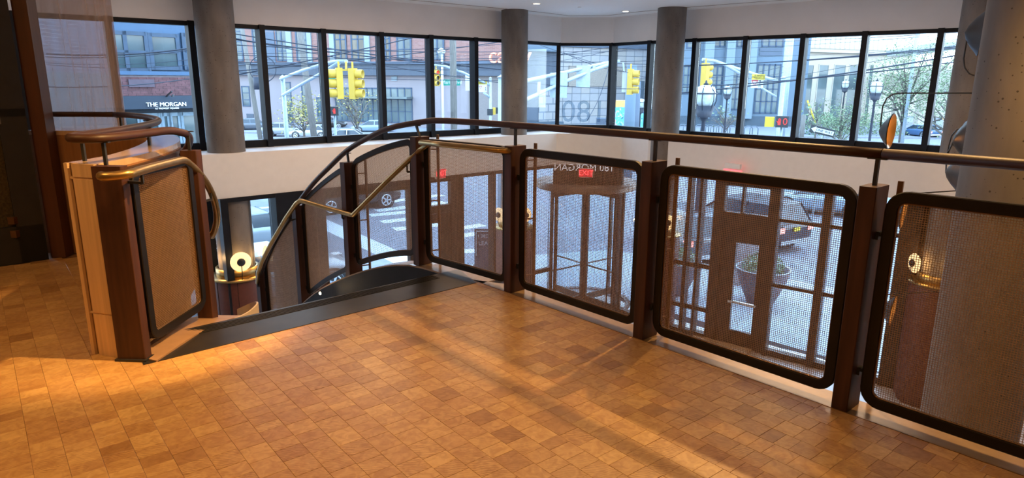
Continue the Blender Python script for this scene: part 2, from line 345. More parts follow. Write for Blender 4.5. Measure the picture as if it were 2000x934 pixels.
def inpoly(p, poly):
    c = False
    for i in range(len(poly)):
        a, b = poly[i], poly[i-1]
        if (a[1] > p.y) != (b[1] > p.y) and p.x < (b[0]-a[0])*(p.y-a[1])/(b[1]-a[1])+a[0]: c = not c
    return c
def project(P):
    d = Vector(P)-Vector((0, 0, EYE)); k = d.dot(fw)
    if k < .2: return None
    return 1000+F*d.dot(rt)/k, 467-F*d.dot(up)/k, k
blocks = []; RW = .109
rb = random.Random(5)
for i in range(-60, 60):
    x = -6.5+rb.random()*.1
    while x < 7:
        L = rb.choice((.066, .08, .094, .108, .124)); 
        c0 = rn*(i*RW); g = .0005
        q = [c0+rd*(x+g)+rn*g, c0+rd*(x+L-g)+rn*g, c0+rd*(x+L-g)+rn*(RW-g), c0+rd*(x+g)+rn*(RW-g)]; x += L
        c = sum(q, Vector((0, 0)))/4
        if not (-6.2 < c.x < 3.2 and 1.7 < c.y < 5.8): continue
        pr = project((c.x, c.y, 0))
        if not pr or pr[0] < -420 or pr[0] > 2300 or pr[1] > 1130 or pr[1] < 430: continue
        behind = c.y > 3.3 and c.x < float(np.interp(c.y, [3.36, 3.72, 4.31, 4.84, 5.22, 5.4], [-2.265, -2.265, -2.42, -2.66, -3.0, -3.35]))+.08
        if not behind and ((c-nose0).dot(nd) > -.04 or (c-nose0).dot(nn) < 0):
            if (c-nose0).dot(nn) > -.3 and (c-nose0).dot(nd) > -.1: q = clipline(q, nose1, nose0)
            q = clipline(q, Vector((e1.x, e1.y)), Vector(rp(-3, 0, EDGE)[:2]))
        elif not inpoly(c, fpoly): continue
        if len(q) < 3: continue
        blocks.append((pr, q, c))
vis = [b for b in blocks if -60 < b[0][0] < 2060 and b[0][1] < 985]
vis.sort(key=lambda b: b[0][2]); first = set(id(b) for b in vis[:300])
def blockmesh(mb, tones, q, r):
    h = r.uniform(-.0005, .0004); n = len(q); be = .0012
    cc = sum(q, Vector((0, 0)))/n
    b0 = [(p.x, p.y, -.006) for p in q]; b1 = [(p.x, p.y, h-.0006) for p in q]; b2 = [(p.x+(cc.x-p.x)*.018, p.y+(cc.y-p.y)*.018, h) for p in q]
    k = 3*n
    mb.add(b0+b1+b2, [(j, (j+1) % n, n+(j+1) % n, n+j) for j in range(n)]+[(n+j, n+(j+1) % n, 2*n+(j+1) % n, 2*n+j) for j in range(n)]+[tuple(range(2*n, 3*n))])
    t = min(1, max(0, r.gauss(.60, .16))) if r.random() > .09 else r.uniform(.12, .36)
    tones += [(t, r.random(), r.random()**2, 1)]*k
def tonemesh(mb, tones, name, kind=None):
    o = mb.build(name, M['block'], flo, kind=kind)
    a = o.data.color_attributes.new('tone', 'FLOAT_COLOR', 'POINT'); a.data.foreach_set('color', [c for t in tones for c in t]); return o
rest, rt_ = MB(), []
for b in blocks:
    if id(b) in first:
        mb, tn = MB(), []; blockmesh(mb, tn, b[1], rb); tonemesh(mb, tn, 'floor_block')
    else: blockmesh(rest, rt_, b[1], rb)
tonemesh(rest, rt_, 'distant_floor_blocks', 'stuff')
m = MB(); m.bar(rp(-.36, -.004, EDGE+.001), rp(4.6, -.004, EDGE+.001), .006, .012); m.build('edge_strip', M['brassdark'], flo)

# stone cap under the railing and the edge of the mezzanine --------
cap = S_(MB().prism([tuple(rp(-.40, 0, EDGE-.004)[:2]), tuple(rp(4.6, 0, EDGE-.004)[:2]), tuple(rp(4.6, 0, -.10)[:2]), tuple(rp(-.05, 0, -.10)[:2])], -.06, .0).build('trim_1', M['stone']))
S_(MB().prism([tuple(rp(-.0, 0, EDGE-.03)[:2]), tuple(rp(4.6, 0, EDGE-.03)[:2]), tuple(rp(4.6, 0, -.085)[:2]), tuple(rp(.03, 0, -.085)[:2])], -.55, -.062).build('trim_2', M['bronze']))

# ceiling and header walls ----------------------------------------
S_(MB().prism([tuple(p) for p in FAC]+ROOM[::-1][:3]+[ROOM[0]], ZC, ZC+.25).build('ceiling', M['ceil']))
def offs(poly, d):                                            # offset an open polyline to its right-hand (room) side
    out = []
    for i, p in enumerate(poly):
        a = Vector(poly[max(i-1, 0)]); b = Vector(poly[min(i+1, len(poly)-1)]); t = (b-a).normalized()
        out.append(tuple(Vector(p)+Vector((t.y, -t.x))*d))
    return out
def strip(poly, d0, d1, z0, z1):
    m = MB(); A, B_ = offs(poly, d0), offs(poly, d1)
    for i in range(len(poly)-1):
        c = [A[i], A[i+1], B_[i+1], B_[i]]; m.hexa([(x, y, z0) for x, y in c]+[(x, y, z1) for x, y in c])
    return m
for nm, pl in (('wall_left', LU), ('wall_center', [LU[-1], RU[0]]), ('wall_right', RU)):
    S_(strip(pl, -.25, .12, ZH+.012, ZC).build(nm, M['wallp']))
    S_(strip(pl, -.05, .125, ZH-.006, ZH+.012).build('trim_3', M['white']))
# dark strip painted in for the shade of the ceiling's perimeter groove
S_(strip(FAC, .62, .645, ZC-.004, ZC).build('trim_4', M['oakdark']))
# white ledge with its fascia, open to the lobby below
led = [tuple(p) for p in INNER]+[(9.2, 10.55)]+offs(FAC[3:][::-1], -.0)[1:]+[(-5.75, 11.3)]
S_(MB().prism(led, -.5, ZS).build('trim_5', M['white']))

# windows ----------------------------------------------------------
wn = 0
def window(a, b, z0, z1, mi=True, end=False, sill=.13, m='alu', depth=.16, mull=.10, pane=True):
    global wn; wn += 1
    a, b = Vector(a), Vector(b); d = (b-a).normalized()
    w = thing('window_%d' % wn, (a.x, a.y, z0), kind='structure')
    f = MB()
    f.wall(a, b, z0, z0+sill, -depth*.7, depth*.3); f.wall(a, b, z1-.075, z1, -depth*.7, depth*.3); f.build('frame', M[m], w)
    k = MB(); k.wall(a-d*mull/2, a+d*mull/2, z0, z1, -depth, depth*.3); k.build('mullion', M[m], w)
    if end: MB().wall(b-d*mull/2, b+d*mull/2, z0, z1, -depth, depth*.3).build('mullion', M[m], w)
    if pane: MB().wall(a+d*mull/2, b-d*mull/2, z0+sill, z1-.075, .0, .012).build('pane', M['glass'], w)
    return w
for i in range(len(FAC)-1): window(FAC[i], FAC[i+1], ZS, ZH, end=(i == len(FAC)-2))
# lobby glazing under the ledge: left of the column the bay runs on below the upper windows
for i in range(0, 5): window(LU[i], LU[i+1], ZL, ZS, sill=.2)
def il(u, e, v=470):                                          # where a sight line meets an edge of the ledge front, 10 cm inside
    p = onl(u, v, INNER[e], INNER[e+1]); return Vector((p.x, p.y))
lo = offs(INNER, -.10)
def lb(u, e=0): p = onl(u, 460, lo[e], lo[e+1]); return (p.x, p.y)
window(lb(438), lb(539), ZL, -.5, mull=.12)
S_(MB().wall(lb(539), lb(592), ZL, -.5, -.12, .10).build('trim_6', M['alu']))
S_(MB().wall(lb(592), lb(629), ZL, -.5, -.16, .10).build('trim_7', M['walnut']))
window(lb(629), lb(796), ZL, -.62, mull=.06, m='bronze')
S_(MB().wall(lb(592), lb(800), -.68, -.5, -.10, .06).build('trim_8', M['bronze']))

# left swing door (double leaf) under its exit sign
def barwall(mb, p0, p1, k0, k1, z0, z1, t=.06):
    a, b = Vector(p0), Vector(p1); mb.wall(a+(b-a)*k0, a+(b-a)*k1, z0, z1, -t, t*.4)
dl = thing('door_1', lb(846)+(ZL,), kind='structure'); a, b = lb(796), lb(897)
f = MB()
for k0, k1, z0, z1 in ((0, .18, ZL, -.5), (.80, 1, ZL, -.5), (.18, .80, -.62, -.5), (.18, .80, -1.28, -1.12)): barwall(f, a, b, k0, k1, z0, z1, .09)
f.build('door_frame', M['bronze'], dl)
f = MB()
for k0, k1, z0, z1 in ((.18, .44, ZL, -1.3), (.62, .80, ZL, -1.3), (.44, .62, ZL, ZL+.5), (.44, .62, -1.5, -1.3)): barwall(f, a, b, k0, k1, z0, z1, .05)
f.build('door_leaf', M['bronze'], dl)
f = MB(); barwall(f, a, b, .44, .62, ZL+.5, -1.5, .01); barwall(f, a, b, .18, .80, -1.12, -.62, .01); f.build('pane', M['glass'], dl)
window(lb(897), lb(958), ZL, -.5, mull=.05, m='bronze'); window(lb(958), lo[1], ZL, -.5, mull=.07, m='bronze')
S_(MB().wall(lb(897), lo[1], ZL+1.02, ZL+1.12, -.06, .03).build('trim_9', M['bronze']))
# centre: fixed glazing around the revolving door
c0, c1 = Vector(lo[1]), Vector(lo[2])
rdc = Vector((1.88, 16.62)); RR = 1.22
S_(MB().wall(c0, c1, -1.10, -.5, -.12, .10).build('trim_10', M['bronze']))
for k0, k1 in ((0, .06), (.06, .16), (.84, .94), (.94, 1)):
    S_(MB().wall(c0+(c1-c0)*k0, c0+(c1-c0)*(k0+.02), ZL, -1.1, -.1, .06).build('trim_11', M['bronze']))
# right glazing line
R0, R1 = Vector((3.28, 15.02)), Vector((7.6, 11.50))
def rb_(u, v=520): p = onl(u, v, R0, R1); return (p.x, p.y)
window(lo[2], tuple(R0), ZL, -.5, mull=.08, m='bronze')
window(tuple(R0), rb_(1342), ZL, -.5, mull=.10, m='bronze'); window(rb_(1342), rb_(1365), ZL, -.5, mull=.09, m='bronze'); window(rb_(1365), rb_(1392), ZL, -.5, mull=.07, m='bronze')
for z in (ZL+.62, ZL+1.62): S_(MB().wall(R0, rb_(1388), z, z+.10, -.06, .03).build('trim_12', M['bronze']))
d2 = thing('door_2', rb_(1445)+(ZL,), kind='structure'); a, b = rb_(1388), rb_(1512)
f = MB()
for k0, k1, z0, z1 in ((0, .17, ZL, -.5), (.86, 1, ZL, -.5), (.17, .86, -.66, -.5), (.17, .86, -1.62, -1.22), (.44, .47, -1.22, -.66)): barwall(f, a, b, k0, k1, z0, z1, .09)
f.build('door_frame', M['bronze'], d2)
f = MB()
for k0, k1, z0, z1 in ((.17, .40, ZL, -1.62), (.76, .86, ZL, -1.62), (.40, .76, ZL, ZL+.36), (.40, .76, -1.86, -1.62)): barwall(f, a, b, k0, k1, z0, z1, .05)
f.build('door_leaf', M['bronze'], d2)
f = MB(); barwall(f, a, b, .40, .76, ZL+.36, -1.86, .01); barwall(f, a, b, .17, .86, -1.22, -.66, .01); f.build('pane', M['glass'], d2)
A_, B_ = Vector(a), Vector(b); pn = Vector((-(B_-A_).y, (B_-A_).x)).normalized()*-1
p0, p1 = A_+(B_-A_)*.36+pn*.09, A_+(B_-A_)*.80+pn*.09
f = MB(); f.bar((p0.x, p0.y, ZL+1.02), (p1.x, p1.y, ZL+1.02), .05, .05); 
for p in (p0, p1): f.bar((p.x, p.y, ZL+1.02), (p.x-pn.x*.08, p.y-pn.y*.08, ZL+1.02), .03)
f.build('push_bar', M['chrome'], d2)
window(rb_(1512), rb_(1607), ZL, -.5, mull=.08, m='bronze'); window(rb_(1607), rb_(1690), ZL, -.5, mull=.16, m='bronze', end=True); window(rb_(1690), rb_(1760), ZL, -.5, mull=.1, m='bronze'); window(rb_(1780), tuple(R1), ZL, -.5, mull=.5, m='bronze', end=True)
for z in (ZL+1.52, ZL+2.9): S_(MB().wall(rb_(1512), rb_(1760), z, z+.07, -.06, .03).build('trim_13', M['bronze']))
# warm oak radiator bench along the right glazing
S_(MB().wall(rb_(1360, 650), rb_(1475, 650), ZL, ZL+.06, -.75, -.10).build('trim_14', M['oak']))
# lobby floor, hidden room walls, lobby soffit
S_(MB().prism([tuple(p) for p in offs(LU, .0)]+[(1.15, 17.5), (2.6, 17.4)]+[tuple(p) for p in RU]+ROOM[::-1][:3], ZL-.1, ZL).build('floor_lobby', M['lobby']))
S_(MB().box(-9.35, -9.2, -4.5, 8.75, ZL, ZC+.2).build('wall_west', M['wallp'])); S_(MB().box(9.3, 9.45, -4.5, 10.6, ZL, ZC+.2).build('wall_east', M['wallp']))
S_(MB().box(-9.2, 9.3, -4.65, -4.5, ZL, ZC+.2).build('wall_back', M['oak']))
S_(MB().wall((8.4, 11.4), (9.4, 10.5), ZL, ZC, -.1, .1).build('wall_corner', M['wallp']))
# wall below the mezzanine edge, set back
S_(MB().wall(tuple(rp(4.6, 0, .35)[:2]), tuple(rp(.3, 0, .35)[:2]), ZL, -.28, -.05, .05).build('wall_lobby', M['oak']))

# columns ----------------------------------------------------------
def column(name, c, r, z0, z1):
    m = MB(); prof = [(r, z0), (r, z1)]; m.lathe([(r, z0+(z1-z0)*i/6) for i in range(7)], (c[0], c[1], 0), (0, 0, 1), 40); o = m.build(name, M['concrete']); S_(o)
    return o
COLS = {'left': ((-4.90, 11.36), .305), 'mid': ((.03, 15.56), .30), 'right': ((3.40, 14.90), .305), 'far': ((6.98, 8.62), .31)}
COLS['far'] = ((onr(1885, 250, 13.45).x, onr(1885, 250, 13.45).y), .31)
for k, (c, r) in COLS.items(): column('column_'+k, c, r, ZL, ZC)
column('column_near', (3.30, 4.335), .30, ZL, ZC)

# door wall on the left --------------------------------------------
DW0, DW1 = Vector((-3.83, 5.30)), Vector((-4.70, 4.50)); dwd = (DW1-DW0).normalized(); dwn = Vector((dwd.y, -dwd.x))
dwn = dwn if dwn.dot(Vector((0, 0))-DW0) > 0 else -dwn
dr = thing('door_3', (-4.3, 4.9, 0), kind='structure')
f = MB(); f.wall(DW0+dwd*.02, DW0+dwd*.20, 0, 2.7, -.05, .05); f.wall(DW0+dwd*.02, DW1+dwd*.6, 0, .30, -.05, .05); f.wall(DW0+dwd*.02, DW1+dwd*.6, 2.5, 2.7, -.05, .05); f.wall(DW0+dwd*.02, DW1+dwd*.6, 1.16, 1.22, -.05, .05); f.build('door_frame', M['black'], dr)
f = MB(); f.wall(DW0+dwd*.2, DW1+dwd*.6, .3, 2.5, -.01, .01); f.build('door_panel', mat('dim_mesh_infill', (.06, .042, .016), .6, .4, vary=.5, scale=60), dr)
for z in (.30, 1.19, 2.36):
    q = DW0+dwd*.215+dwn*.05; f = MB()
    for dz in (-.055, .055): f.box(q.x-.025, q.x+.025, q.y-.02, q.y+.02, z+dz-.028, z+dz+.028)
    f.build('bracket', M['brassdark'], dr)
MB().prism([(-3.825, 5.30), (-3.715, 5.315), (-3.735, 5.45), (-3.85, 5.44)], 0, ZC).build('pilaster', mat('dark_red_wood', (.085, .028, .012), .5, vary=.2, scale=3, stretch=(8, 8, .6)), dr)
S_(MB().wall(DW1+dwd*.6, DW1+dwd*5.5, 0, ZC, -.05, .05).build('wall_door', M['wallp']))
S_(MB().wall(DW0-dwd*.0, DW1+dwd*.6, 2.7, ZC, -.05, .05).build('wall_over_door', M['wallp']))
# =================================================================== RAILING
# plan path and drop of the stair railing, measured from post B away down the stair (negative s)
SP = [(0, Bp), (-1.01, Vector((-.725, 5.195))), (-1.95, Vector((-1.44, 5.80))), (-2.83, Vector((-2.09, 6.39))), (-3.60, Vector((-2.70, 6.86)))]
def cr_(P0, P1, P2, P3, t): return P1+((P2-P0)*t+(P0*2-P1*5+P2*4-P3)*t*t+(P1*3-P0-P2*3+P3)*t**3)*.5
def plan(s):
    if s >= 0: return Bp+Td*s
    ks = [k for k, _ in SP]; pts = [SP[0][1]+Td*1.01]+[p for _, p in SP]+[SP[-1][1]*2-SP[-2][1]]
    for i in range(len(ks)-1):
        if s >= ks[i+1] or i == len(ks)-2:
            t = (s-ks[i])/(ks[i+1]-ks[i]); return cr_(pts[i], pts[i+1], pts[i+2], pts[i+3], t)
def drop(s):
    q = max(0, -(s+1.01)); return -(.10*q + .235*q**2 + .0*q**3)
DROPS = {0: 0, 1: 0, 2: .275, 3: .77, 4: 1.63}
_c = np.polyfit([0, .94, 1.82, 2.59, .2], [0, .275, .77, 1.60, .03], 4)
def drop(s):
    q = max(0, -(s+1.01)); return -float(np.polyval(_c, q)) if q > 0 else 0.
def tang(s): return (plan(s+.01)-plan(s-.01)).normalized()
def rq(s, z, off=0.):
    p = plan(s); t = tang(s); n = Vector((t.y, -t.x)); n = n if n.dot(Nd) > 0 else -n
    p = p+n*off; return Vector((p.x, p.y, z+drop(s)))

PH = 1.028
def make_post(name, s, label, zb=0.0, wide=.071, rear=True):
    p = plan(s); t = tang(s); ang = math.atan2(t.y, t.x); z0 = drop(s)
    o = thing(name, (p.x, p.y, z0+zb), label, 'post', 'walnut posts of the railing', ang)
    sg = 1 if Vector((-math.sin(ang), math.cos(ang))).dot(Nd) > 0 else -1      # local +y*sg points to the viewer side
    h = PH-zb
    m = MB(); b = .003; w = wide/2; y = .071
    ring = [(-w+b, -y), (w-b, -y), (w, -y+b), (w, y-b), (w-b, y), (-w+b, y), (-w, y-b), (-w, -y+b)]
    m.prism(ring, 0, h); m.build('post_body', M['walnut'], o, world=False)
    if rear:                                  # thin bronze bar standing off behind the post, held by rungs
        m = MB(); x = .058; yy = -sg*.135; m.box(x-.011, x+.011, yy-.006, yy+.006, .02, h+.012); m.build('rear_bar', M['brassdark'], o, world=False)
        for z in (.10, .50, .90):
            m = MB(); m.bar((w-.006, -sg*.062, z*h), (x, yy, z*h), .010); m.build('rung', M['brassdark'], o, world=False)
    for z in (.19, .80):
        for dx in (-1, 1):
            m = MB(); m.box(min(dx*w, dx*(w+.030)), max(dx*w, dx*(w+.030)), -.010, .010, z*PH-zb-.007, z*PH-zb+.007); m.box(min(dx*w, dx*(w+.012)), max(dx*w, dx*(w+.012)), -.016, .016, z*PH-zb-.024, z*PH-zb+.012); m.build('clamp', M['black'], o, world=False)
    return o
make_post('railing_post', 0, 'walnut railing post at the closed end of the brass rail, head of the stair')
make_post('railing_post', 1.147, 'walnut railing post between the revolving door panel and the parked SUV panel')
make_post('railing_post', 2.288, 'walnut railing post nearest the camera, left of the wide concrete column')
make_post('railing_post', 3.43, 'walnut railing post just outside the right edge of the picture')
make_post('railing_post', -1.01, 'walnut post at the head of the stair beneath the bend of the brass rail')
make_post('railing_post', -1.95, 'walnut post one step down the stair where the brass rail makes a low elbow', zb=-.03)
make_post('railing_post', -2.83, 'walnut post two bays down the stair beside the tan mesh panel', zb=-.16)
make_post('railing_post', -3.58, 'lowest visible walnut post at the far bend of the stair', zb=-.2, rear=False)

def rrect(s0, s1, z0, z1, r, n=6, sub=10):
    """rounded rectangle loop with points along the straight sides"""
    P = []
    cs = ((s1-r, z1-r, 0), (s0+r, z1-r, 90), (s0+r, z0+r, 180), (s1-r, z0+r, 270))
    for i, (cx, cz, a0) in enumerate(cs):
        for k in range(n+1):
            a = math.radians(a0+90*k/n); P.append((cx+r*math.cos(a), cz+r*math.sin(a)))
        nx, nz, na = cs[(i+1) % 4]; a = math.radians(na); q = (nx+r*math.cos(a), nz+r*math.sin(a)); p = P[-1]
        for k in range(1, sub): P.append((p[0]+(q[0]-p[0])*k/sub, p[1]+(q[1]-p[1])*k/sub))
    return P
def make_panel(s0, s1, fn, label, z0=.038, z1=1.018, pitch=.0097, depth=.034, bar=.047, name='mesh_panel', wires=True, rad=.085):
    c = fn((s0+s1)/2, (z0+z1)/2, 0); base = fn((s0+s1)/2, z0, 0)
    o = thing(name, (base.x, base.y, base.z), label, 'panel', 'woven wire mesh panels of the railing')
    out, inn = rrect(s0, s1, z0, z1, rad), rrect(s0+bar, s1-bar, z0+bar, z1-bar, .035); n = len(out); h = depth/2
    m = MB(); e = .004
    so = rrect(s0+e, s1-e, z0+e, z1-e, rad-e)
    L = [[fn(s, z, h-e) for s, z in out], [fn(s, z, h) for s, z in so], [fn(s, z, h) for s, z in inn], [fn(s, z, -h) for s, z in inn], [fn(s, z, -h) for s, z in so], [fn(s, z, -h+e) for s, z in out]]
    for k in range(6):
        a, b = L[k], L[(k+1) % 6]; m.add(a+b, [(i, (i+1) % n, n+(i+1) % n, n+i) for i in range(n)])
    fr = m.build('panel_frame', M['frame'], o)
    m = MB(); g = .0035; ring = rrect(s0+bar+.002, s1-bar-.002, z0+bar+.002, z1-bar-.002, .033)     # thin bronze bead holding the mesh
    m.tube([fn(s, z, .004) for s, z in ring+ring[:1]], g, 5, caps=False); m.build('bead', M['brassdark'], o)
    if wires:
        a0, a1, b0, b1 = s0+bar-.002, s1-bar+.002, z0+bar-.002, z1-bar+.002
        ns, nz = int(round((a1-a0)/pitch)), int(round((b1-b0)/pitch)); ps, pz = (a1-a0)/ns, (b1-b0)/nz
        R = .00125; am = .0014; V = []; Fc = []
        def wire(pts, u, w):
            b = len(V); k = len(pts)
            for p in pts: V.extend((p+u*R*1.0+w*R, p-u*R*1.0+w*R, p-w*R*1.1))
            for i in range(k-1):
                j = b+3*i; Fc.extend(((j, j+1, j+4, j+3), (j+1, j+2, j+5, j+4), (j+2, j, j+3, j+5)))
        up_ = Vector((0, 0, 1))
        for i in range(1, ns):
            s = a0+i*ps; pts = [fn(s, b0+k*pz, am*(1 if (i+k) % 2 else -1)) for k in range(nz+1)]
            t = tang(s) if s < 4 else Td; u = Vector((t.x, t.y, 0)); nrm = (fn(s, .5, 1)-fn(s, .5, 0)); wire(pts, u, nrm)
        for k in range(1, nz):
            z = b0+k*pz; pts = [fn(a0+i*ps, z, -am*(1 if (i+k) % 2 else -1)) for i in range(ns+1)]
            nrm = (fn((a0+a1)/2, .5, 1)-fn((a0+a1)/2, .5, 0)).normalized(); wire(pts, up_, nrm)
        w = MB(); w.v = V; w.f = Fc; w.sm = [True]*len(Fc); w.build('wire_mesh', M['wire'], o, kind='stuff')
    return o
pb = make_panel(.058, 1.089, rq, 'black rounded mesh panel in front of the revolving door')
d_ = rp(1.147)-rp(0)
for k, lb_ in ((1, 'black rounded mesh panel in front of the dark parked SUV and the bowl planter'), (2, 'black rounded mesh panel in front of the wide concrete column at the right edge')):
    q = rp(.5735+1.1437*k, .038); dup(pb, (q.x, q.y, q.z), None, lb_)
make_panel(-.952, -.058, rq, 'curved black mesh panel at the head of the stair, under the level brass rail')
make_panel(-1.892, -1.068, rq, 'arched black mesh panel above the white crosswalk, second bay of the stair', z0=.06)
make_panel(-2.775, -2.008, rq, 'sloping black mesh panel in front of the silver car, third bay of the stair', z0=.05)
make_panel(-3.53, -2.885, rq, 'steep tan looking mesh panel at the far bend of the stair', z0=.02)

# walnut handrail ---------------------------------------------------
RZ = 1.163
hr = thing('walnut_handrail', tuple(rp(0, 1.14)), 'long dark walnut handrail running level then sweeping down the stair on black stems', 'handrail')
st = [(-1.0, 5.405, 1.075), (-1.22, 5.60, .978), (-1.447, 5.80, .853), (-1.683, 6.0, .665), (-1.86, 6.15, .515), (-2.03, 6.30, .345), (-2.22, 6.45, .13), (-2.417, 6.60, -.105), (-2.56, 6.70, -.32), (-2.685, 6.80, -.56), (-2.74, 6.88, -.75), (-2.76, 6.98, -.95)]
pts = [rp(s, RZ) for s in (4.6, 3.4, 2.3)]; m = MB(); m.tube([rp(4.6, RZ), rp(3.6, RZ), rp(2.305, RZ)], .0225, 12); m.build('rail_section', M['railwood'], hr)
arc = [rp(2.302, RZ), rp(1.6, RZ), rp(.9, RZ), rp(.3, RZ), rp(.05, RZ), rq(-.25, RZ), rq(-.5, RZ), rq(-.75, RZ-.003), rq(-.95, RZ-.018)]+[Vector(p) for p in st]
def smooth(P, n=4):
    P = [Vector(p) for p in P]; Q = [P[0]*2-P[1]]+P+[P[-1]*2-P[-2]]; out = []
    for i in range(1, len(Q)-2):
        for k in range(n): out.append(cr_(Q[i-1], Q[i], Q[i+1], Q[i+2], k/n))
    return out+[P[-1]]
m = MB(); m.tube(smooth(arc), .0225, 12); m.build('rail_section', M['railwood'], hr)
def railz(p):                                # height of the handrail above a plan point
    best = min(smooth(arc), key=lambda a: (a.x-p.x)**2+(a.y-p.y)**2); return best
for s in (0, 1.147, 2.288, 3.43, -1.01, -1.95):
    b = rq(s, PH-.002); t = railz(b) if s < 0 else Vector((b.x, b.y, RZ)); m = MB(); m.bar(b, (t.x, t.y, t.z-.018), .016, .016, tuple(Td)+(0,)); 
    tt = tang(s); m.bar((t.x-tt.x*.038, t.y-tt.y*.038, t.z-.021), (t.x+tt.x*.038, t.y+tt.y*.038, t.z-.021), .03, .006); m.build('stem', M['black'], hr)

# brass handrails ---------------------------------------------------
b1 = thing('brass_handrail', tuple(rp(0, 1, .1)), 'brass handrail on the outer side of the stair with a low elbow', 'handrail')
bp = [rq(.02, .998, .055), rq(-.012, .998, .085), rq(-.05, .998, .105), rq(-.3, .998, .11), rq(-.6, .998, .115), rq(-.86, .998, .115)]
el = [ony(838, 279, 5.06), ony(820, 293, 5.12), ony(760, 350, 5.36), ony(700, 410, 5.60), ony(690, 420, 5.64)]
lo_ = [ony(684, 419, 5.68), ony(640, 407, 5.86), ony(596, 394, 6.05), ony(586, 392, 6.09)]
dn = [ony(579, 397, 6.12), ony(560, 424, 6.26), ony(530, 475, 6.46), ony(511, 512, 6.62), ony(504, 533, 6.72), ony(503, 553, 6.80)]
m = MB(); m.tube(bp+el+lo_+dn, .0215, 10); m.build('brass_tube', M['brass'], b1)
for p, s in ((ony(795, 322, 5.23), -1.01), (ony(668, 415, 5.75), -1.95), (ony(566, 420, 6.24), -2.83), (ony(503, 550, 6.78), -3.58)):
    q = plan(s); m = MB(); p = Vector(p); m.bar(p, (p.x, p.y, p.z-.055), .012); m.bar((p.x, p.y, p.z-.055), (q.x, q.y, p.z-.055), .014); m.build('wall_bracket', M['black'], b1)

# stair opening: nosing strip, dark stringer, treads ------------------
ns_ = thing('stair_nosing', (nose0.x, nose0.y, 0), 'wide black rubber nosing across the head of the stair', 'stair nosing')
bk = nn*.40
m = MB(); m.prism([tuple(nose0-nd*.02), tuple(nose1), tuple(Vector((-.42, 5.03))), tuple(nose0+bk+nd*.02)], -.05, .003); m.build('tread_sheet', M['rubber'], ns_)
for k in range(5):
    o = .27+.022*k; m = MB(); a, b = nose0+nn*o+nd*.05, nose0+nn*o+nd*(2.06); m.bar((a.x, a.y, .0035), (b.x, b.y, .0035), .007, .003); m.build('grip_rib', M['blackwall'], ns_)
strg = thing('outer_stringer', tuple(rq(-1.5, -1.0)), 'black curved stringer carrying the outer stair railing', 'stringer')
ss = [-.28+(-3.5+.28)*i/20 for i in range(21)]
m = MB()
A = [rq(s, .0, .075) for s in ss]; B2 = [rq(s, -.42, .075) for s in ss]; C2 = [rq(s, .0, -.03) for s in ss]; D2 = [rq(s, -.42, -.03) for s in ss]
for i in range(20):
    m.add([A[i], A[i+1], B2[i+1], B2[i]], [(0, 1, 2, 3)]); m.add([C2[i], C2[i+1], D2[i+1], D2[i]], [(3, 2, 1, 0)]); m.add([B2[i], B2[i+1], D2[i+1], D2[i]], [(0, 1, 2, 3)])
m.build('stringer_web', M['blackwall'], strg)
m = MB()
for i in range(20):
    a, b, c, d = rq(ss[i], .0, .078), rq(ss[i+1], .0, .078), rq(ss[i+1], .0, -.085), rq(ss[i], .0, -.085); u = Vector((0, 0, .012)); m.hexa([a-u, b-u, c-u, d-u, a, b, c, d])
m.build('stringer_cap', M['stone'], strg)
stp = thing('stair', (-1.6, 5.2, ZL), 'dark stair dropping away behind the black nosing', 'stair')
for k in range(14):                          # treads fan out between the inner and the outer stringer
    q = .30+.21*k; zz = -.175*(k+1)
    po, pi_ = rq(-.36-q*1.0, 0, .07), Vector((-1.86-.015*k, 3.62+.16*k, 0)); po2, pi2 = rq(-.36-q-.24, 0, .07), Vector((-1.86-.015*(k+1), 3.62+.16*(k+1)+.03, 0))
    m = MB(); m.prism([(po.x, po.y), (po2.x, po2.y), (pi2.x, pi2.y), (pi_.x, pi_.y)], zz-.05, zz); m.build('tread', M['rubber'], stp)
sl = thing('step_light', tuple(ony(626, 573, 5.78)), 'small round lit step light in the black stringer', 'light')
c = ony(626, 573, 5.80); m = MB(); m.disc((c.x, c.y, c.z), tuple(Nd)+(0,), .013, .008); m.build('lens', M['bulb'], sl)
l = bpy.data.lights.new('step_light_glow', 'POINT'); l.energy = 1.6; l.color = (1, .68, .34); l.shadow_soft_size = .02
lo2 = bpy.data.objects.new('step_light_glow', l); COL.objects.link(lo2); lo2.location = (c.x+Nd.x*.06, c.y+Nd.y*.06, c.z)

# =================================================================== LEFT GUARD WALL
gw = thing('guard_wall', (-2.3, 3.6, 0), 'curved oak half wall with a broad top behind the left newel', 'half wall')
rs = smooth([(-2.265, 3.36, 0), (-2.265, 3.72, 0), (-2.42, 4.31, 0), (-2.66, 4.84, 0), (-3.0, 5.22, 0), (-3.35, 5.40, 0), (-3.72, 5.455, 0), (-3.98, 5.46, 0)], 4)
so = smooth([(-2.075, 3.30, 0), (-2.085, 3.62, 0), (-2.15, 4.07, 0), (-2.30, 4.59, 0), (-2.58, 5.08, 0), (-2.98, 5.48, 0), (-3.35, 5.66, 0), (-3.72, 5.72, 0), (-3.98, 5.72, 0)], 4)
poly = [(p.x, p.y) for p in rs]+[(p.x, p.y) for p in so[::-1]]
MB().prism(poly, 0, 1.0).build('wall_core', mat('guard_veneer', (.30, .14, .055), .5, vary=.15, scale=3, stretch=(10, 10, .5)), gw)
def expand(P, d): return offs([(p.x, p.y) for p in P], d)
MB().prism(expand(rs, -.008)+expand(so, .008)[::-1] if False else poly, 1.0, 1.035).build('counter_top', mat('counter_oak', (.58, .39, .24), .22, vary=.10, scale=4, stretch=(5, 5, 1), coat=.6), gw)
bs = [q for q in so if q.y < 4.7]; m = MB()
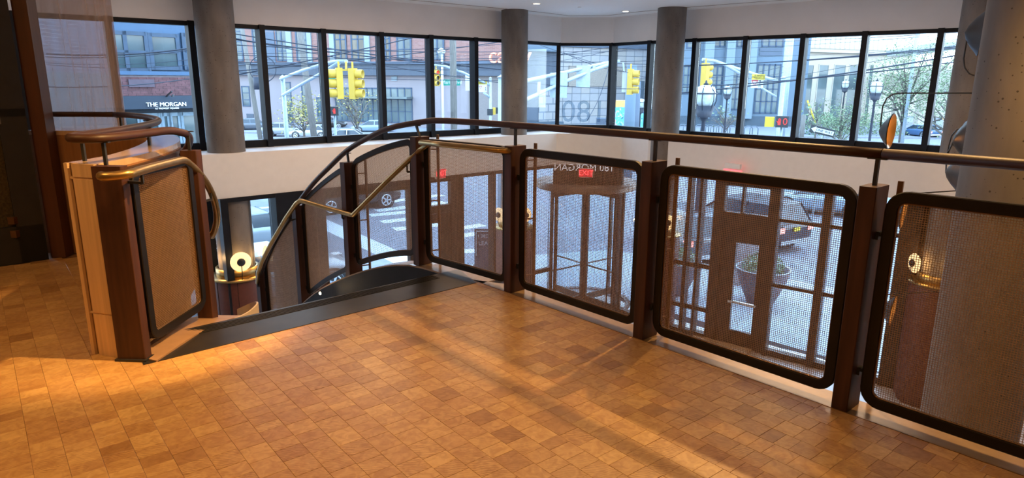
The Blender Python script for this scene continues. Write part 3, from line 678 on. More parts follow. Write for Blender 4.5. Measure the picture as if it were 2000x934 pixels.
for i in range(len(bs)-1): m.wall((bs[i].x, bs[i].y), (bs[i+1].x, bs[i+1].y), .02, .99, -.016, -.001)
m.build('added_dark_panel', mat('dark_backing', (.060, .026, .010), .6, vary=.2), gw)  # added dark sheet that makes the gaps of the lit mesh read dark
# oak end face with dark grooves (towards the viewer)
ea, eb = Vector((-2.265, 3.355)), Vector((-2.075, 3.295)); ed = (eb-ea).normalized(); en = Vector((ed.y, -ed.x))
def ep(k, o): return ea+ed*k+en*o
m = MB(); m.wall(ep(0, 0), ep(.20, 0), 0, 1.035, -.006, .004); m.build('groove_backing', M['oakdark'], gw)
for a, b, z0, z1 in ((0, .024, 0, 1.035), (.052, .20, .245, .955), (.052, .20, 0, .235), (.052, .20, .967, 1.035), (.024, .20, .955, .967), (.024, .20, .235, .245)):
    m = MB(); m.wall(ep(a, 0), ep(b, 0), z0, z1, -.022 if b < .03 or z1-z0 > .05 else -.017, -.005); m.build('oak_panel', M['oak'], gw)
# newel and second post -------------------------------------------------
def box_post(name, c, ang, w, d, z0, z1, label):
    o = thing(name, (c[0], c[1], z0), label, 'post', None, ang); m = MB(); b = .003
    m.prism([(-w/2+b, -d/2), (w/2-b, -d/2), (w/2, -d/2+b), (w/2, d/2-b), (w/2-b, d/2), (-w/2+b, d/2), (-w/2, d/2-b), (-w/2, -d/2+b)], 0, z1-z0); m.build('post_body', M['walnut'], o, world=False); return o
nw = box_post('newel_post', (-2.003, 3.273), -.03, .150, .062, .012, 1.03, 'dark walnut newel post left of the stair, nearest the camera')
m = MB(); m.prism([(-.085, -.040), (.085, -.045), (.085, .035), (-.085, .035)], -.012, 0); m.build('base_plate', M['black'], nw, world=False)
box_post('railing_post', (-1.965, 4.045), -.05, .10, .07, -.25, 1.03, 'dark walnut post at the far end of the lit mesh panel on the left')
def lf(s, z, off):                          # plane of the left panel: s along from newel to second post, off toward the stair
    a, b = Vector((-1.962, 3.30)), Vector((-1.935, 4.01)); d = (b-a).normalized(); n = Vector((d.y, -d.x)); q = a+d*s+n*off
    return Vector((q.x, q.y, z))
make_panel(.055, .66, lf, 'warm lit bronze mesh panel between the newel and the second post on the left', z0=.055, z1=1.005, name='mesh_panel')
ist = thing('inner_stringer', (-1.9, 3.8, -.4), 'walnut topped inner stringer under the left mesh panel', 'stringer')
m = MB(); cur = smooth([(-1.865, 3.23, 0), (-1.83, 3.6, 0), (-1.80, 3.95, -.04), (-1.80, 4.25, -.12), (-1.90, 4.42, -.2)], 4)
inn_ = smooth([(-2.07, 3.31, 0), (-2.05, 3.6, 0), (-2.06, 3.95, 0), (-2.10, 4.25, 0), (-2.16, 4.45, 0)], 4)
for i in range(len(cur)-1):
    a, b, c, d = cur[i], cur[i+1], inn_[i+1], inn_[i]; zb = Vector((0, 0, -.45)); c = Vector((c.x, c.y, b.z)); d = Vector((d.x, d.y, a.z)); u = Vector((0, 0, .010)); m.hexa([a+zb, b+zb, c+zb, d+zb, a+u, b+u, c+u, d+u])
m.build('stringer_body', mat('stringer_oak', (.34, .20, .11), .4, vary=.12, scale=4, stretch=(3, 3, 3)), ist)
m = MB()
cu2 = smooth([(-1.80, 3.98, -.05), (-1.755, 4.18, -.06), (-1.76, 4.36, -.06), (-1.85, 4.50, -.10), (-2.0, 4.58, -.18)], 5)
for i in range(len(cu2)-1):
    a, b = cu2[i], cu2[i+1]; zb = Vector((0, 0, -.5)); t = (b-a).normalized(); n = Vector((-t.y, t.x, 0))*.012; m.hexa([a+zb, b+zb, b+zb+n, a+zb+n, a, b, b+n, a+n])
m.build('curved_skirt', mat('skirt_beige', (.52, .41, .30), .5, vary=.05), ist)
# brown rail looping along the top of the guard wall ---------------------
lr = thing('guard_handrail', (-2.2, 3.6, 1.06), 'walnut handrail looping in a hairpin over the left guard wall', 'handrail')
rz = 1.165
loop = [(-3.72, 5.54, rz), (-3.36, 5.56, rz), (-3.30, 5.55, rz)]
m = MB(); m.tube(smooth([(-3.80, 5.50, rz), (-3.55, 5.53, rz), (-3.28, 5.53, rz)]), .022, 10); m.build('rail_section', M['railwood'], lr)
hp = [(-3.28, 5.53, rz), (-3.10, 5.42, rz), (-2.86, 5.20, rz), (-2.64, 4.95, rz), (-2.45, 4.62, rz), (-2.32, 4.2, rz), (-2.245, 3.8, rz), (-2.225, 3.5, rz), (-2.215, 3.36, rz), (-2.18, 3.28, rz), (-2.11, 3.245, rz), (-2.04, 3.27, rz), (-2.005, 3.36, rz), (-1.985, 3.55, rz), (-1.965, 3.8, rz), ony(352, 258.5, 3.94), ony(364, 262, 4.04), ony(370, 270, 4.12), ony(369, 281, 4.20), ony(364, 291, 4.28), ony(357, 302, 4.36)]
m = MB(); m.tube(smooth(hp, 3), .0225, 12); m.build('rail_section', M['railwood'], lr)
for (x, y, zt) in ((-2.215, 3.42, rz), (-2.03, 3.295, rz), (-2.34, 4.28, rz), (-1.962, 4.03, rz), (-3.22, 5.50, rz), (-2.78, 5.10, rz)):
    m = MB(); m.bar((x, y, 1.03), (x, y, zt-.018), .015); m.bar((x-.03, y, zt-.021), (x+.03, y, zt-.021), .022, .006); m.build('stem', M['black'], lr)
b2 = thing('brass_handrail', (-1.9, 3.2, .95), 'brass handrail curling round the left newel and down the inner stair', 'handrail')
bq = [ony(197, 344, 3.13), ony(204, 345, 3.10), ony(222, 344, 3.10), ony(245, 341, 3.12), ony(262, 337, 3.18), ony(300, 326, 3.42), ony(340, 316, 3.72), ony(357, 313, 3.86), ony(368, 319, 3.93), ony(392, 342, 4.08), ony(409, 368, 4.22), ony(420, 397, 4.34), ony(424, 425, 4.44), ony(421, 444, 4.52), ony(414, 462, 4.58)]
m = MB(); m.tube(smooth(bq, 3), .0225, 10); m.tube([bq[-1], ony(405, 457, 4.56), ony(399, 452, 4.54)], .0185, 8); m.build('brass_tube', M['brass'], b2)
for u, v, y, q in ((276, 334, 3.26, (-1.955, 3.30)), (411, 372, 4.23, (-2.0, 4.10))):
    p = ony(u, v, y); m = MB(); m.bar(p, (p.x, p.y, p.z-.06), .012); m.bar((p.x, p.y, p.z-.06), (q[0], q[1], p.z-.06), .014); m.build('wall_bracket', M['black'], b2)
# reflective glass pane standing behind the back leg of the guard wall
gp = thing('glass_screen', (-3.6, 6.0, 1.0), 'tall reflective glass screen behind the far left handrail', 'glass screen')
ga, gb = onr(92, 240, 7.1), onr(246, 240, 6.9); m = MB(); m.wall((ga.x, ga.y), (gb.x, gb.y), -1.5, ZC, 0, .012); m.build('pane', M['film'], gp)
# =================================================================== LOBBY FURNITURE AND LAMPS
def drum(ckey, label, lamps, rz_=-1.95, R=.47):
    (cx, cy), r = COLS[ckey]
    o = thing('column_drum', (cx, cy, ZL), label, 'drum table')
    m = MB(); m.lathe([(R-.01, .10), (R, .12), (R, rz_-ZL-.03), (R-.012, rz_-ZL-.01)], (0, 0, 0), (0, 0, 1), 36); m.lathe([(R-.06, 0), (R-.06, .10)], (0, 0, 0), (0, 0, 1), 30); m.build('leather_drum', M['leather'], o, world=False)
    m = MB()
    for k in range(8):
        a = k*pi/4+.35; m.bar((R*math.cos(a), R*math.sin(a), .12), (R*math.cos(a), R*math.sin(a), rz_-ZL-.02), .006)
    m.build('seam', M['blackwall'], o, world=False, kind='stuff')
    m = MB(); m.lathe([(r+.01, rz_-ZL-.01), (R+.025, rz_-ZL-.01), (R+.025, rz_-ZL+.02), (r+.02, rz_-ZL+.02)], (0, 0, 0), (0, 0, 1), 36); m.build('brass_shelf', M['brass'], o, world=False)
    m = MB(); m.lathe([(r+.012, rz_-ZL), (r+.06, rz_-ZL+.005), (r+.06, rz_-ZL+.17), (r+.012, rz_-ZL+.175)], (0, 0, 0), (0, 0, 1), 36); m.build('brass_collar', M['brass'], o, world=False)
    for a, lab in lamps:
        d = Vector((math.cos(a), math.sin(a), 0)); c = Vector((cx, cy, rz_+.36))+d*(r+.20)
        l = thing('disc_lamp', tuple(c-Vector((0, 0, .33))), lab, 'lamp', 'glowing disc lamps round the columns')
        m = MB(); m.lathe([(.02, .030), (.10, .026), (.165, .006), (.172, -.004), (.165, -.012), (.02, -.014)], c, d, 28); m.build('alabaster_disc', M['alab'], l)
        m = MB(); m.lathe([(.002, .075), (.055, .066), (.070, .040), (.062, .024)], c, d, 20); m.build('boss', M['black'], l)
        m = MB(); m.tube([c+d*.05, c+d*.045-Vector((0, 0, .17)), c-d*.02-Vector((0, 0, .325))], .007, 6); m.build('stem', M['black'], l)
        p = bpy.data.lights.new('disc_lamp_glow', 'POINT'); p.energy = 4; p.color = (1, .58, .22); p.shadow_soft_size = .06
        q = bpy.data.objects.new('disc_lamp_glow', p); COL.objects.link(q); q.location = c-d*.07
    return o
def toward(ckey, off=0): (cx, cy), r = COLS[ckey]; return math.atan2(-cy, -cx)+off
drum('left', 'oxblood leather drum with brass ring round the left lobby column', [(toward('left', .12), 'glowing disc lamp facing the camera on the left lobby column'), (toward('left', -1.15), 'glowing disc lamp seen edge on at the left side of the left lobby column'), (toward('left', 1.25), 'glowing disc lamp seen edge on behind the low end of the brass rail')])
drum('mid', 'oxblood leather drum round the lobby column behind the first walnut post', [(toward('mid', -.72), 'glowing disc lamp beside the walnut post at the left of the revolving door'), (toward('mid', .6), 'glowing disc lamp on the middle lobby column hidden by the post')])
drum('right', 'oxblood leather drum round the lobby column beside the planter', [(toward('right', .35), 'glowing disc lamp at the left edge of the parked SUV panel'), (toward('right', -1.3), 'glowing disc lamp on the far side of the right lobby column')])
drum('far', 'oxblood leather drum behind the rightmost mesh panel', [(toward('far', -.95), 'glowing disc lamp above the drum in the rightmost mesh panel'), (toward('far', .4), 'glowing disc lamp facing the wide near column')])

# dish lamps with brass insides round the far column -------------------
def dish(uv, r, face, R, label, arm):
    c = onr(uv[0], uv[1], r); f = Vector(face).normalized()
    o = thing('dish_lamp', tuple(c), label, 'lamp', 'dish lamps round the far column')
    prof = [(.001, -R*.62), (R*.30, -R*.52), (R*.62, -R*.30), (R*.90, -R*.05), (R, 0)]
    m = MB(); m.lathe(prof, c, f, 32); m.build('dish_shell', M['black'], o)
    m = MB(); m.lathe([(max(.012, a-.008), b+.012) for a, b in prof], c, f, 32); m.build('brass_lining', mat('brass_lining', (.72, .34, .08), .3, .75, vary=.08, emit=(1, .42, .06), estr=.0), o)
    m = MB(); m.lathe([(.002, .03), (.03, .02), (.04, -.01), (.02, -.05)], c-f*R*.40, f, 14); m.build('bulb', M['bulb'], o)
    m = MB(); m.tube(arm, .011, 8); m.bar(arm[0], tuple(c-f*R*.58), .02); m.build('arm', M['black'], o)
    p = bpy.data.lights.new('dish_glow', 'POINT'); p.energy = 3.5; p.color = (1, .55, .18); p.shadow_soft_size = .03
    q = bpy.data.objects.new('dish_glow', p); COL.objects.link(q); q.location = c-f*R*.12
    return o
rr = 11.9
a_ = [onr(1719, 262, rr), onr(1721, 232, rr), onr(1724, 208, rr), onr(1732, 192, rr), onr(1744, 184, rr), onr(1760, 182, rr+.05), onr(1830, 182, rr+.4), onr(1900, 182, 13.1)]
dish((1740, 256), rr, (.745, -.66, -.02), .272, 'black dish lamp with a glowing brass lining on a long arm before the window', a_)
a_ = [onr(1891, 62, 12), onr(1887, 85, 12), onr(1882, 115, 12), onr(1884, 132, 12.1), onr(1893, 144, 12.4), onr(1910, 150, 13.2)]
dish((1917, 64), 12.0, (.84, -.5, -.05), .33, 'black dish lamp high on the column at the top right', a_)
a_ = [onr(1851, 300, 12.2), onr(1853, 285, 12.2), onr(1858, 266, 12.3), onr(1868, 254, 12.6), onr(1885, 248, 13.2)]
dish((1888, 274), 12.0, (.78, -.2, .05), .29, 'black dish lamp seen from behind just above the handrail at the right', a_)
a_ = [onr(1848, 324, 12), onr(1850, 300, 12.1), onr(1856, 285, 12.4), onr(1880, 282, 13.2)]
dish((1872, 338), 11.8, (.80, -.5, .0), .27, 'black dish lamp below the handrail at the edge of the wide column', a_)
a_ = [onr(1742, 425, 11.7), onr(1744, 400, 11.8), onr(1755, 380, 12.), onr(1880, 372, 13.1)]
dish((1764, 416), 11.7, (.76, -.60, -.05), .25, 'brass lined dish lamp in the upper corner of the rightmost mesh panel', a_)

a_ = [onr(1722, 612, 11.7), onr(1724, 590, 11.8), onr(1735, 575, 12.), onr(1860, 568, 13.1)]
dish((1743, 607), 11.7, (.76, -.60, -.05), .25, 'brass lined dish lamp low in the rightmost mesh panel beside the drum', a_)

# exit signs --------------------------------------------------------------
def exit_sign(c, face, label, txt=True, w=.34, h=.22):
    f = Vector((face[0], face[1], 0)).normalized(); x = Vector((-f.y, f.x, 0)); c = Vector(c)
    o = thing('exit_sign', tuple(c), label, 'exit sign')
    m = MB(); a, b = c-x*w/2, c+x*w/2; m.wall((a.x, a.y), (b.x, b.y), c.z-h/2, c.z+h/2, -.03, .03); m.build('housing', M['white'], o)
    if txt:
        q = c+f*.034; m = MB(); a, b = q-x*w*.47, q+x*w*.47; m.wall((a.x, a.y), (b.x, b.y), c.z-h*.44, c.z+h*.44, -.003, .003); m.build('face', mat('exit_face', (.55, .04, .06), .4, emit=(.8, .02, .04), estr=.8), o)
        text('EXIT', 'letters', M['red'], o, h*.78, frame_mat(q+f*.006, x, (0, 0, 1)), .003)
    return o
e1_ = onl(1142, 335, INNER[1], INNER[2]); exit_sign((e1_.x, e1_.y-.25, e1_.z), (-.1, -1), 'small red glowing exit sign above the revolving door')
e2_ = onl(850, 337, INNER[0], INNER[1]); exit_sign((e2_.x+.12, e2_.y-.16, e2_.z), (.9, -.62), 'red exit sign on the fascia above the left swing door', True, .28, .21)
e3_ = onl(1438, 325, INNER[3], INNER[4]); e3 = exit_sign((e3_.x-.1, e3_.y-.1, e3_.z+.02), (-.8, -.6), 'white exit sign box with a red glow beneath on the right fascia', False, .36, .10)
m = MB(); q = Vector((e3_.x-.1, e3_.y-.1, e3_.z-.06)); m.wall((q.x-.12, q.y+.16), (q.x+.12, q.y-.16), q.z-.03, q.z, -.02, .02); m.build('red_lens', M['red'], e3)

# recessed downlights in the ceiling ---------------------------------------
for (u, v), lab in (((1048, 7), 'lit downlight in the ceiling left of the centre columns'), ((1222, 22), 'lit downlight in the ceiling between the two centre columns')):
    c = onz(u, v, ZC); o = thing('downlight', tuple(c), lab, 'downlight', 'ceiling downlights')
    m = MB(); m.lathe([(.075, -.004), (.10, -.012), (.105, 0)], c, (0, 0, 1), 24); m.build('trim_ring', M['white'], o)
    m = MB(); m.disc(c-Vector((0, 0, .003)), (0, 0, 1), .075, .003); m.build('lens', M['led'], o)
    l = spot('downlight_beam', (c.x, c.y, c.z-.03), (c.x, c.y, 0), 60, (1, .80, .55), 100, .7, .07)
for u, v in ((1132, 14),):
    c = onz(u, v, ZC); o = thing('sprinkler', tuple(c), 'tiny sprinkler cap in the ceiling between the two downlights', 'sprinkler'); m = MB(); m.disc(c-Vector((0, 0, .006)), (0, 0, 1), .04, .006, 16); m.build('cap', M['white'], o)

# revolving door --------------------------------------------------------
rv = thing('revolving_door', (rdc.x, rdc.y, ZL), 'bronze revolving door with four glazed leaves behind the mesh', 'revolving door')
H = 3.22
m = MB(); m.lathe([(RR+.05, H-.15), (RR+.05, H), (.02, H+.004)], (0, 0, 0), (0, 0, 1), 48); m.lathe([(RR+.05, H-.15), (.02, H-.15)], (0, 0, 0), (0, 0, 1), 48); m.build('canopy', mat('canopy_bronze', (.16, .105, .075), .4, .4, vary=.08), rv, world=False)
m = MB(); m.lathe([(RR+.02, 0), (RR+.02, .03), (RR-.10, .034)], (0, 0, 0), (0, 0, 1), 48); m.build('floor_ring', M['bronze'], rv, world=False)
m = MB(); m.tube([(0, 0, 0), (0, 0, H-.15)], .04, 12); m.build('centre_post', M['bronze'], rv, world=False)
yaw = math.radians(-52)
for k in range(4):
    a = yaw+k*pi/2; d = Vector((math.cos(a), math.sin(a))); p0, p1 = d*.06, d*(RR-.06); f = MB(); hh = H-.19
    for k0, k1, z0, z1 in ((0, .05, .03, hh), (.95, 1, .03, hh), (.05, .95, .03, .20), (.05, .95, hh-.12, hh), (.05, .95, 1.02, 1.045)): f.wall(p0+(p1-p0)*k0, p0+(p1-p0)*k1, z0, z1, -.025, .025)
    lf_ = f.build('leaf', M['bronze'], rv, world=False)
    f = MB(); f.wall(p0+(p1-p0)*.05, p0+(p1-p0)*.95, .20, hh-.12, -.005, .005); f.build('pane', M['glass'], lf_, world=False)
    f = MB(); q = p0+(p1-p0)*.86; n = Vector((-d.y, d.x)); f.bar((q.x+n.x*.05, q.y+n.y*.05, .8), (q.x+n.x*.05, q.y+n.y*.05, 1.3), .025); f.build('pull_handle', M['chrome'], lf_, world=False)
for sgn in (0, pi):
    for k in range(4):
        a0 = sgn-pi*.27+k*pi*.135; f = MB(); f.lathe([(RR-.006, .03), (RR-.006, H-.15)], (0, 0, 0), (0, 0, 1), 6, a0=a0+pi/2*0, a1=a0+pi*.135); f.build('curved_pane', M['glass'], rv, world=False)
for a in (-.27*pi, .27*pi, pi-.27*pi, pi+.27*pi):
    f = MB(); f.box(-.028, .028, -.03, .03, 0, H-.15); R_ = Matrix.Rotation(a, 4, 'Z'); f.v = [tuple(R_ @ Vector((p[0]+RR, p[1], p[2]))) for p in f.v]; f.build('jamb', M['bronze'], rv, world=False)
# sign over the door, read from outside
sgn_ = thing('door_sign', (rdc.x, rdc.y-.1, -.75), 'white letters over the revolving door, seen reversed from inside', 'sign')
sg0 = onl(1098, 328, c0, c1); sg1 = onl(1222, 328, c0, c1)
xd = (Vector((sg1.x-sg0.x, sg1.y-sg0.y, 0))).normalized(); ns2 = Vector((xd.y, -xd.x, 0))
ns2 = ns2 if ns2.y < 0 else -ns2
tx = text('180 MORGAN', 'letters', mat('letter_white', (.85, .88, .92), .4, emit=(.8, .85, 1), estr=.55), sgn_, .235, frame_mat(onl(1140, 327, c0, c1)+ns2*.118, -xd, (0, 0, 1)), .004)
b0 = (sg0+sg1)/2
# etched number on the centre window, seen reversed
wv = thing('window_number', (2, 17, .4), 'etched house number 180 on the centre window, seen reversed', 'lettering')
q0, q1 = Vector(LU[-1]+(0,)), Vector(RU[0]+(0,)); xd2 = (q1-q0).normalized(); n2 = Vector((xd2.y, -xd2.x, 0)); pc = onl(1140, 220, LU[-1], RU[0])
text('180', 'etched_digits', M['vinyl'], wv, .78, frame_mat(Vector((pc.x, pc.y, pc.z))+n2*.02, -xd2, (0, 0, 1)), .002)
# =================================================================== STREET
OUTK = .50                                     # outdoor colours darkened to hold exposure under the raised sky
def omat(n, c, *a, **k): return mat(n, tuple(x*OUTK for x in c), *a, **k)
def obrick(n, a, b, c, *r): return brickmat(n, *[tuple(x*OUTK for x in q) for q in (a, b, c)], *r)
def S2(o): o['kind'] = 'structure'; return o
st_ = thing('street', (0, 40, ZST), kind='structure')
MB().box(-120, 140, 8, 170, ZST-.2, ZST).build('asphalt', M['asphalt'], st_)
def slab(name, pts, h=.15, m='walk'): 
    return S2(MB().prism([tuple(p) for p in pts], ZST-.02, ZST+h).build(name, M[m]))
slab('sidewalk', [(-9.2, 8.9), (-3.0, 14.0), (.6, 17.4), (2.6, 17.3), (7.6, 12.2), (9.2, 10.6), (13.5, 14.2), (6.4, 20.4), (3.4, 22.2), (-.2, 21.2), (-4.5, 17.2), (-13, 10.2)])
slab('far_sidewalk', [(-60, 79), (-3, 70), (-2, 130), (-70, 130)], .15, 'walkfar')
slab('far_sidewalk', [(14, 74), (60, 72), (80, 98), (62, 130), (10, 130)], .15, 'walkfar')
slab('left_sidewalk', [(-40, 12), (-12, 26), (-18, 40), (-45, 40)])
def bar_(p, d, L, w, name='road_stripe'):
    d = Vector(d).normalized(); n = Vector((-d.y, d.x)); p = Vector(p); q = [p-d*L/2-n*w/2, p+d*L/2-n*w/2, p+d*L/2+n*w/2, p-d*L/2+n*w/2]
    MB().prism([tuple(a) for a in q], ZST, ZST+.006).build(name, M['roadwhite'], st_)
# zebra bars and stop line read off at street level
for (u0, v0, u1, v1) in ((752, 395, 800, 389), (735, 412, 800, 404), (722, 421, 800, 414), (745, 434, 800, 428), (770, 448, 800, 445)):
    a, b = onz(u0, v0, ZST), onz(u1, v1, ZST); d = Vector((b.x-a.x, b.y-a.y)); c = Vector((a.x, a.y))+d*.5; bar_(c+d.normalized()*1.0, d, d.length+2.0, .62)
a, b = onz(612, 428, ZST), onz(830, 528, ZST); d = Vector((b.x-a.x, b.y-a.y)); bar_((Vector((a.x, a.y))+Vector((b.x, b.y)))/2, d, d.length, .85)
for (u0, v0, u1, v1) in ((893, 447, 920, 443), (893, 462, 935, 456), (893, 492, 960, 488)):
    a, b = onz(u0, v0, ZST), onz(u1, v1, ZST); d = Vector((b.x-a.x, b.y-a.y)); bar_((Vector((a.x, a.y))+Vector((b.x, b.y)))/2, d, d.length+1.2, .55)
for x in range(6): bar_((13+2.1*x, 33-1.5*x), (.55, .85), 3.2, .5)
a, b = onz(495, 408, ZST), onz(540, 404, ZST); d = Vector((b.x-a.x, b.y-a.y)); bar_((Vector((a.x, a.y))+Vector((b.x, b.y)))/2, d, d.length+5, .4)

# ------------------------------------------------------------------ buildings, built along local x with y going back
def bldg(name, p0, p1, label, z=None):
    p0, p1 = Vector(p0[:2]), Vector(p1[:2]); d = p1-p0
    o = thing(name, (p0.x, p0.y, ZST if z is None else z), label, 'building', None, math.atan2(d.y, d.x)); o['len'] = d.length; return o, d.length
def bx(o, name, m, *b):
    k = MB()
    for q in b: k.box(*q)
    return k.build(name, m, o, world=False)
def bwin(o, x0, x1, z0, z1, frame='white_frame', cols=2, rows=2, glass=None, y=-.02, fw_=.12, fm=None):
    f = MB(); f.box(x0, x1, y-.05, y+.06, z0, z0+fw_); f.box(x0, x1, y-.05, y+.06, z1-fw_, z1)
    for i in range(cols+1):
        x = x0+(x1-x0)*i/cols; f.box(x-fw_/2, x+fw_/2, y-.05, y+.06, z0, z1)
    for j in range(1, rows):
        z = z0+(z1-z0)*j/rows; f.box(x0, x1, y-.05, y+.06, z-fw_/3, z+fw_/3)
    w = f.build('window', fm or M['bframe'], o, world=False)
    MB().box(x0, x1, y, y+.03, z0, z1).build('pane', glass or M['bglass'], w, world=False); return w
M['bframe'] = omat('blue_grey_frame', (.07, .13, .22), .5); M['bglass'] = omat('building_glass', (.10, .16, .18), .08, vary=.5, scale=.6, spec=.7)
M['bglass2'] = omat('building_glass_warm', (.20, .16, .11), .10, vary=.6, scale=.5, spec=.6); M['bglass3'] = omat('building_glass_pale', (.20, .27, .28), .10, vary=.3, scale=.5)
M['brick'] = obrick('red_brick', (.27, .12, .13), (.33, .155, .16), (.50, .42, .45)); M['brickbig'] = obrick('far_red_brick', (.46, .22, .18), (.56, .29, .24), (.50, .36, .36), .5, .16)
M['brickgrey'] = obrick('grey_brick', (.33, .30, .34), (.39, .35, .40), (.52, .50, .54), .4, .10)
M['lav'] = omat('lavender_render', (.50, .44, .46), .8, vary=.04, scale=.5); M['blue'] = omat('blue_panel', (.10, .22, .40), .5, vary=.06); M['navy'] = omat('navy_fascia', (.045, .075, .12), .5, vary=.08)
M['slate'] = omat('slate_band', (.13, .16, .21), .7, vary=.1); M['cream'] = omat('sunlit_cream_stone', (.98, .86, .70), .8, vary=.05, scale=.4); M['paleblue'] = omat('pale_blue_stone', (.24, .335, .43), .8, vary=.05, scale=.4)  # cream lightened in place of sunlight on the hall
M['greyblue'] = omat('grey_blue_panel', (.17, .22, .30), .7, vary=.08, scale=.6); M['tile'] = obrick('pale_tile', (.62, .60, .60), (.68, .64, .60), (.34, .36, .40), 1.5, 1.0)
M['darkbase'] = omat('dark_base', (.13, .18, .23), .8)
# corner shop with the navy sign
P = lambda u, r: (onr(u, 200, r).x, onr(u, 200, r).y)
s0, s1 = P(236, 25.0), P(425, 26.0); o, L = bldg('corner_shop', s0, s1, 'brick building with a navy shop sign and blue framed windows beyond the left window')
def lx(u): p = onl(u, 200, s0, s1); return math.hypot(p.x-s0[0], p.y-s0[1])*(1 if u >= 236 else -1)
def lz(u, v): p = onl(u, v, s0, s1); return p.z-ZST
zA, zB, zC_, zD, zE = lz(320, 212), lz(320, 187), lz(320, 147), lz(320, 56), lz(320, 10)
bx(o, 'mortar_band', omat('mortar', (.50, .42, .45), .9), (0, L, .012, 8, zB, zC_))
k = MB(); rk = random.Random(4); nrow = int((zC_-zB)/.075)
for j in range(nrow):
    x = -.12*(j % 2)
    while x < L:
        a, b = max(0, x+.005), min(L, x+.235); x += .24; y0 = -rk.uniform(0, .006)
        if b-a > .03: k.box(a, b, y0, .02, zB+j*.075+.004, zB+j*.075+.071)
k.build('bricks', omat('brick_body', (.30, .135, .145), .85, vary=.35, scale=5), o, world=False, kind='stuff')
bx(o, 'blue_upper', M['blue'], (0, L, .05, 8, zC_, zE+4)); bx(o, 'sill_band', M['blue'], (0, L, -.08, .1, zC_, zC_+.12), (0, L, -.10, .1, zD+.35, zD+.5))
bx(o, 'sign_fascia', M['navy'], (0, L, -.12, 8, zA, zB)); bx(o, 'shop_front', M['navy'], (0, L, .3, 8, 0, zA))
bx(o, 'plaque', omat('plaque_stone', (.22, .16, .20), .8), (lx(255), lx(305), -.06, .02, lz(290, 170), lz(290, 155)))
bwin(o, lx(216), lx(298), lz(290, 141), lz(290, 63), cols=2, rows=2); bwin(o, lx(306), lx(358), lz(330, 137), lz(330, 66), cols=1, rows=2); bwin(o, lx(370), lx(420), lz(390, 137), lz(390, 66), cols=1, rows=2)
M['bluewhite'] = omat('blue_white_joinery', (.40, .56, .68), .5)
for u0, u1 in ((240, 272), (276, 312), (318, 331), (334, 352), (356, 395), (398, 424)): bwin(o, lx(u0), lx(u1), .3, zA-.15, cols=1, rows=1, y=.25, fm=M['bluewhite'])
sc = (s0[0]+(s1[0]-s0[0])*lx(322)/L, s0[1]+(s1[1]-s0[1])*lx(322)/L); xd = Vector((s1[0]-s0[0], s1[1]-s0[1], 0)).normalized(); nv = Vector((xd.y, -xd.x, 0))
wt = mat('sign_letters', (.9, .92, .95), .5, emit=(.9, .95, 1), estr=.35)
text('THE MORGAN', 'letters', wt, o, .195, frame_mat((sc[0]+nv.x*.15, sc[1]+nv.y*.15, ZST+lz(322, 204)), xd, (0, 0, 1)), .02)
text('AT PROVOST SQUARE', 'small_letters', wt, o, .075, frame_mat((sc[0]+nv.x*.15, sc[1]+nv.y*.15, ZST+lz(322, 211.6)), xd, (0, 0, 1)), .01)
k = MB(); g = lx(323); k.bar((g, -.15, zB-.02), (g, -.7, zB+.15), .04); k.lathe([(.055, 0), (.02, .08)], (g, -.75, zB-.02), (0, 0, 1), 12); k.build('gooseneck_lamp', M['black'], o, world=False)
# long side wing of the same block, seen through the glass screen
w0, w1 = P(40, 21.0), P(234, 24.9); o, L = bldg('brick_wing', w0, w1, 'grey brick wing over a base of reflected grey planks behind the glass screen at the far left')
def wz(u, v): p = onl(u, v, w0, w1); return p.z-ZST
bx(o, 'brick_wall', M['brickgrey'], (0, L-.35, 0, 3, wz(150, 142), 12)); bx(o, 'reflected_base', omat('reflected_plank', (.34, .36, .37), .8, vary=.15, scale=3, stretch=(.5, 1, 6)), (0, L-.35, -.02, 3, 0, wz(150, 142)));  # plank base built outdoors for the wood reflected in the glass screen
for f0 in (.12, .5, .83): bwin(o, L*f0, L*(f0+.10), 1.0, 3.3, cols=1, rows=1)
k = MB()
for i in range(14): k.box(L*.60, L*.72, -.08, .0, 3.1+i*.09, 3.15+i*.09)
k.build('reflected_louvre', M['slate'], o, world=False, kind='stuff')  # slats added for the louvre reflected in the glass screen

# brick and lavender block across the junction
b0_, b1_ = P(430, 104), P(1000, 79); o, L = bldg('corner_block', b0_, b1_, 'large brick upper building on a pale lavender ground floor across the junction')
def bu(u): p = onl(u, 180, b0_, b1_); return math.hypot(p.x-b0_[0], p.y-b0_[1])
def bz(u, v): p = onl(u, v, b0_, b1_); return p.z-ZST
zc = bz(700, 133); zc2 = bz(700, 120)
bx(o, 'ground_wall', M['lav'], (0, L, 0, 3, 0, zc)); bx(o, 'cornice', M['slate'], (-.3, L+.1, -.7, 3, zc-.9, zc+.45)); bx(o, 'cornice_cap', M['greyblue'], (-.3, L+.1, -1.0, 3, zc+.45, zc+.75)); bx(o, 'brick_upper', M['brickbig'], (0, L, .3, 3, zc+.75, zc+12))
bx(o, 'blue_bay', M['greyblue'], (bu(518), bu(541), .2, .5, zc+.75, zc+12))
for u0, u1, g in ((455, 478, 0), (500, 518, 0), (545, 564, 0), (583, 603, 0), (657, 678, 1), (689, 714, 1), (746, 762, 1), (777, 803, 0), (842, 866, 0)): 
    bwin(o, bu(u0), bu(u1), zc+.9, zc+7.5, cols=2, rows=5, y=.22, fw_=.22, glass=M['bglass2'] if g else M['bglass'])
pale = omat('pale_mullion', (.46, .56, .62), .6)
for i, (u0, u1) in enumerate(((564, 574), (604, 612), (647, 656), (714, 724))): bx(o, 'pale_pier', pale, (bu(u0), bu(u1), .1, .4, zc+.75, zc+9))
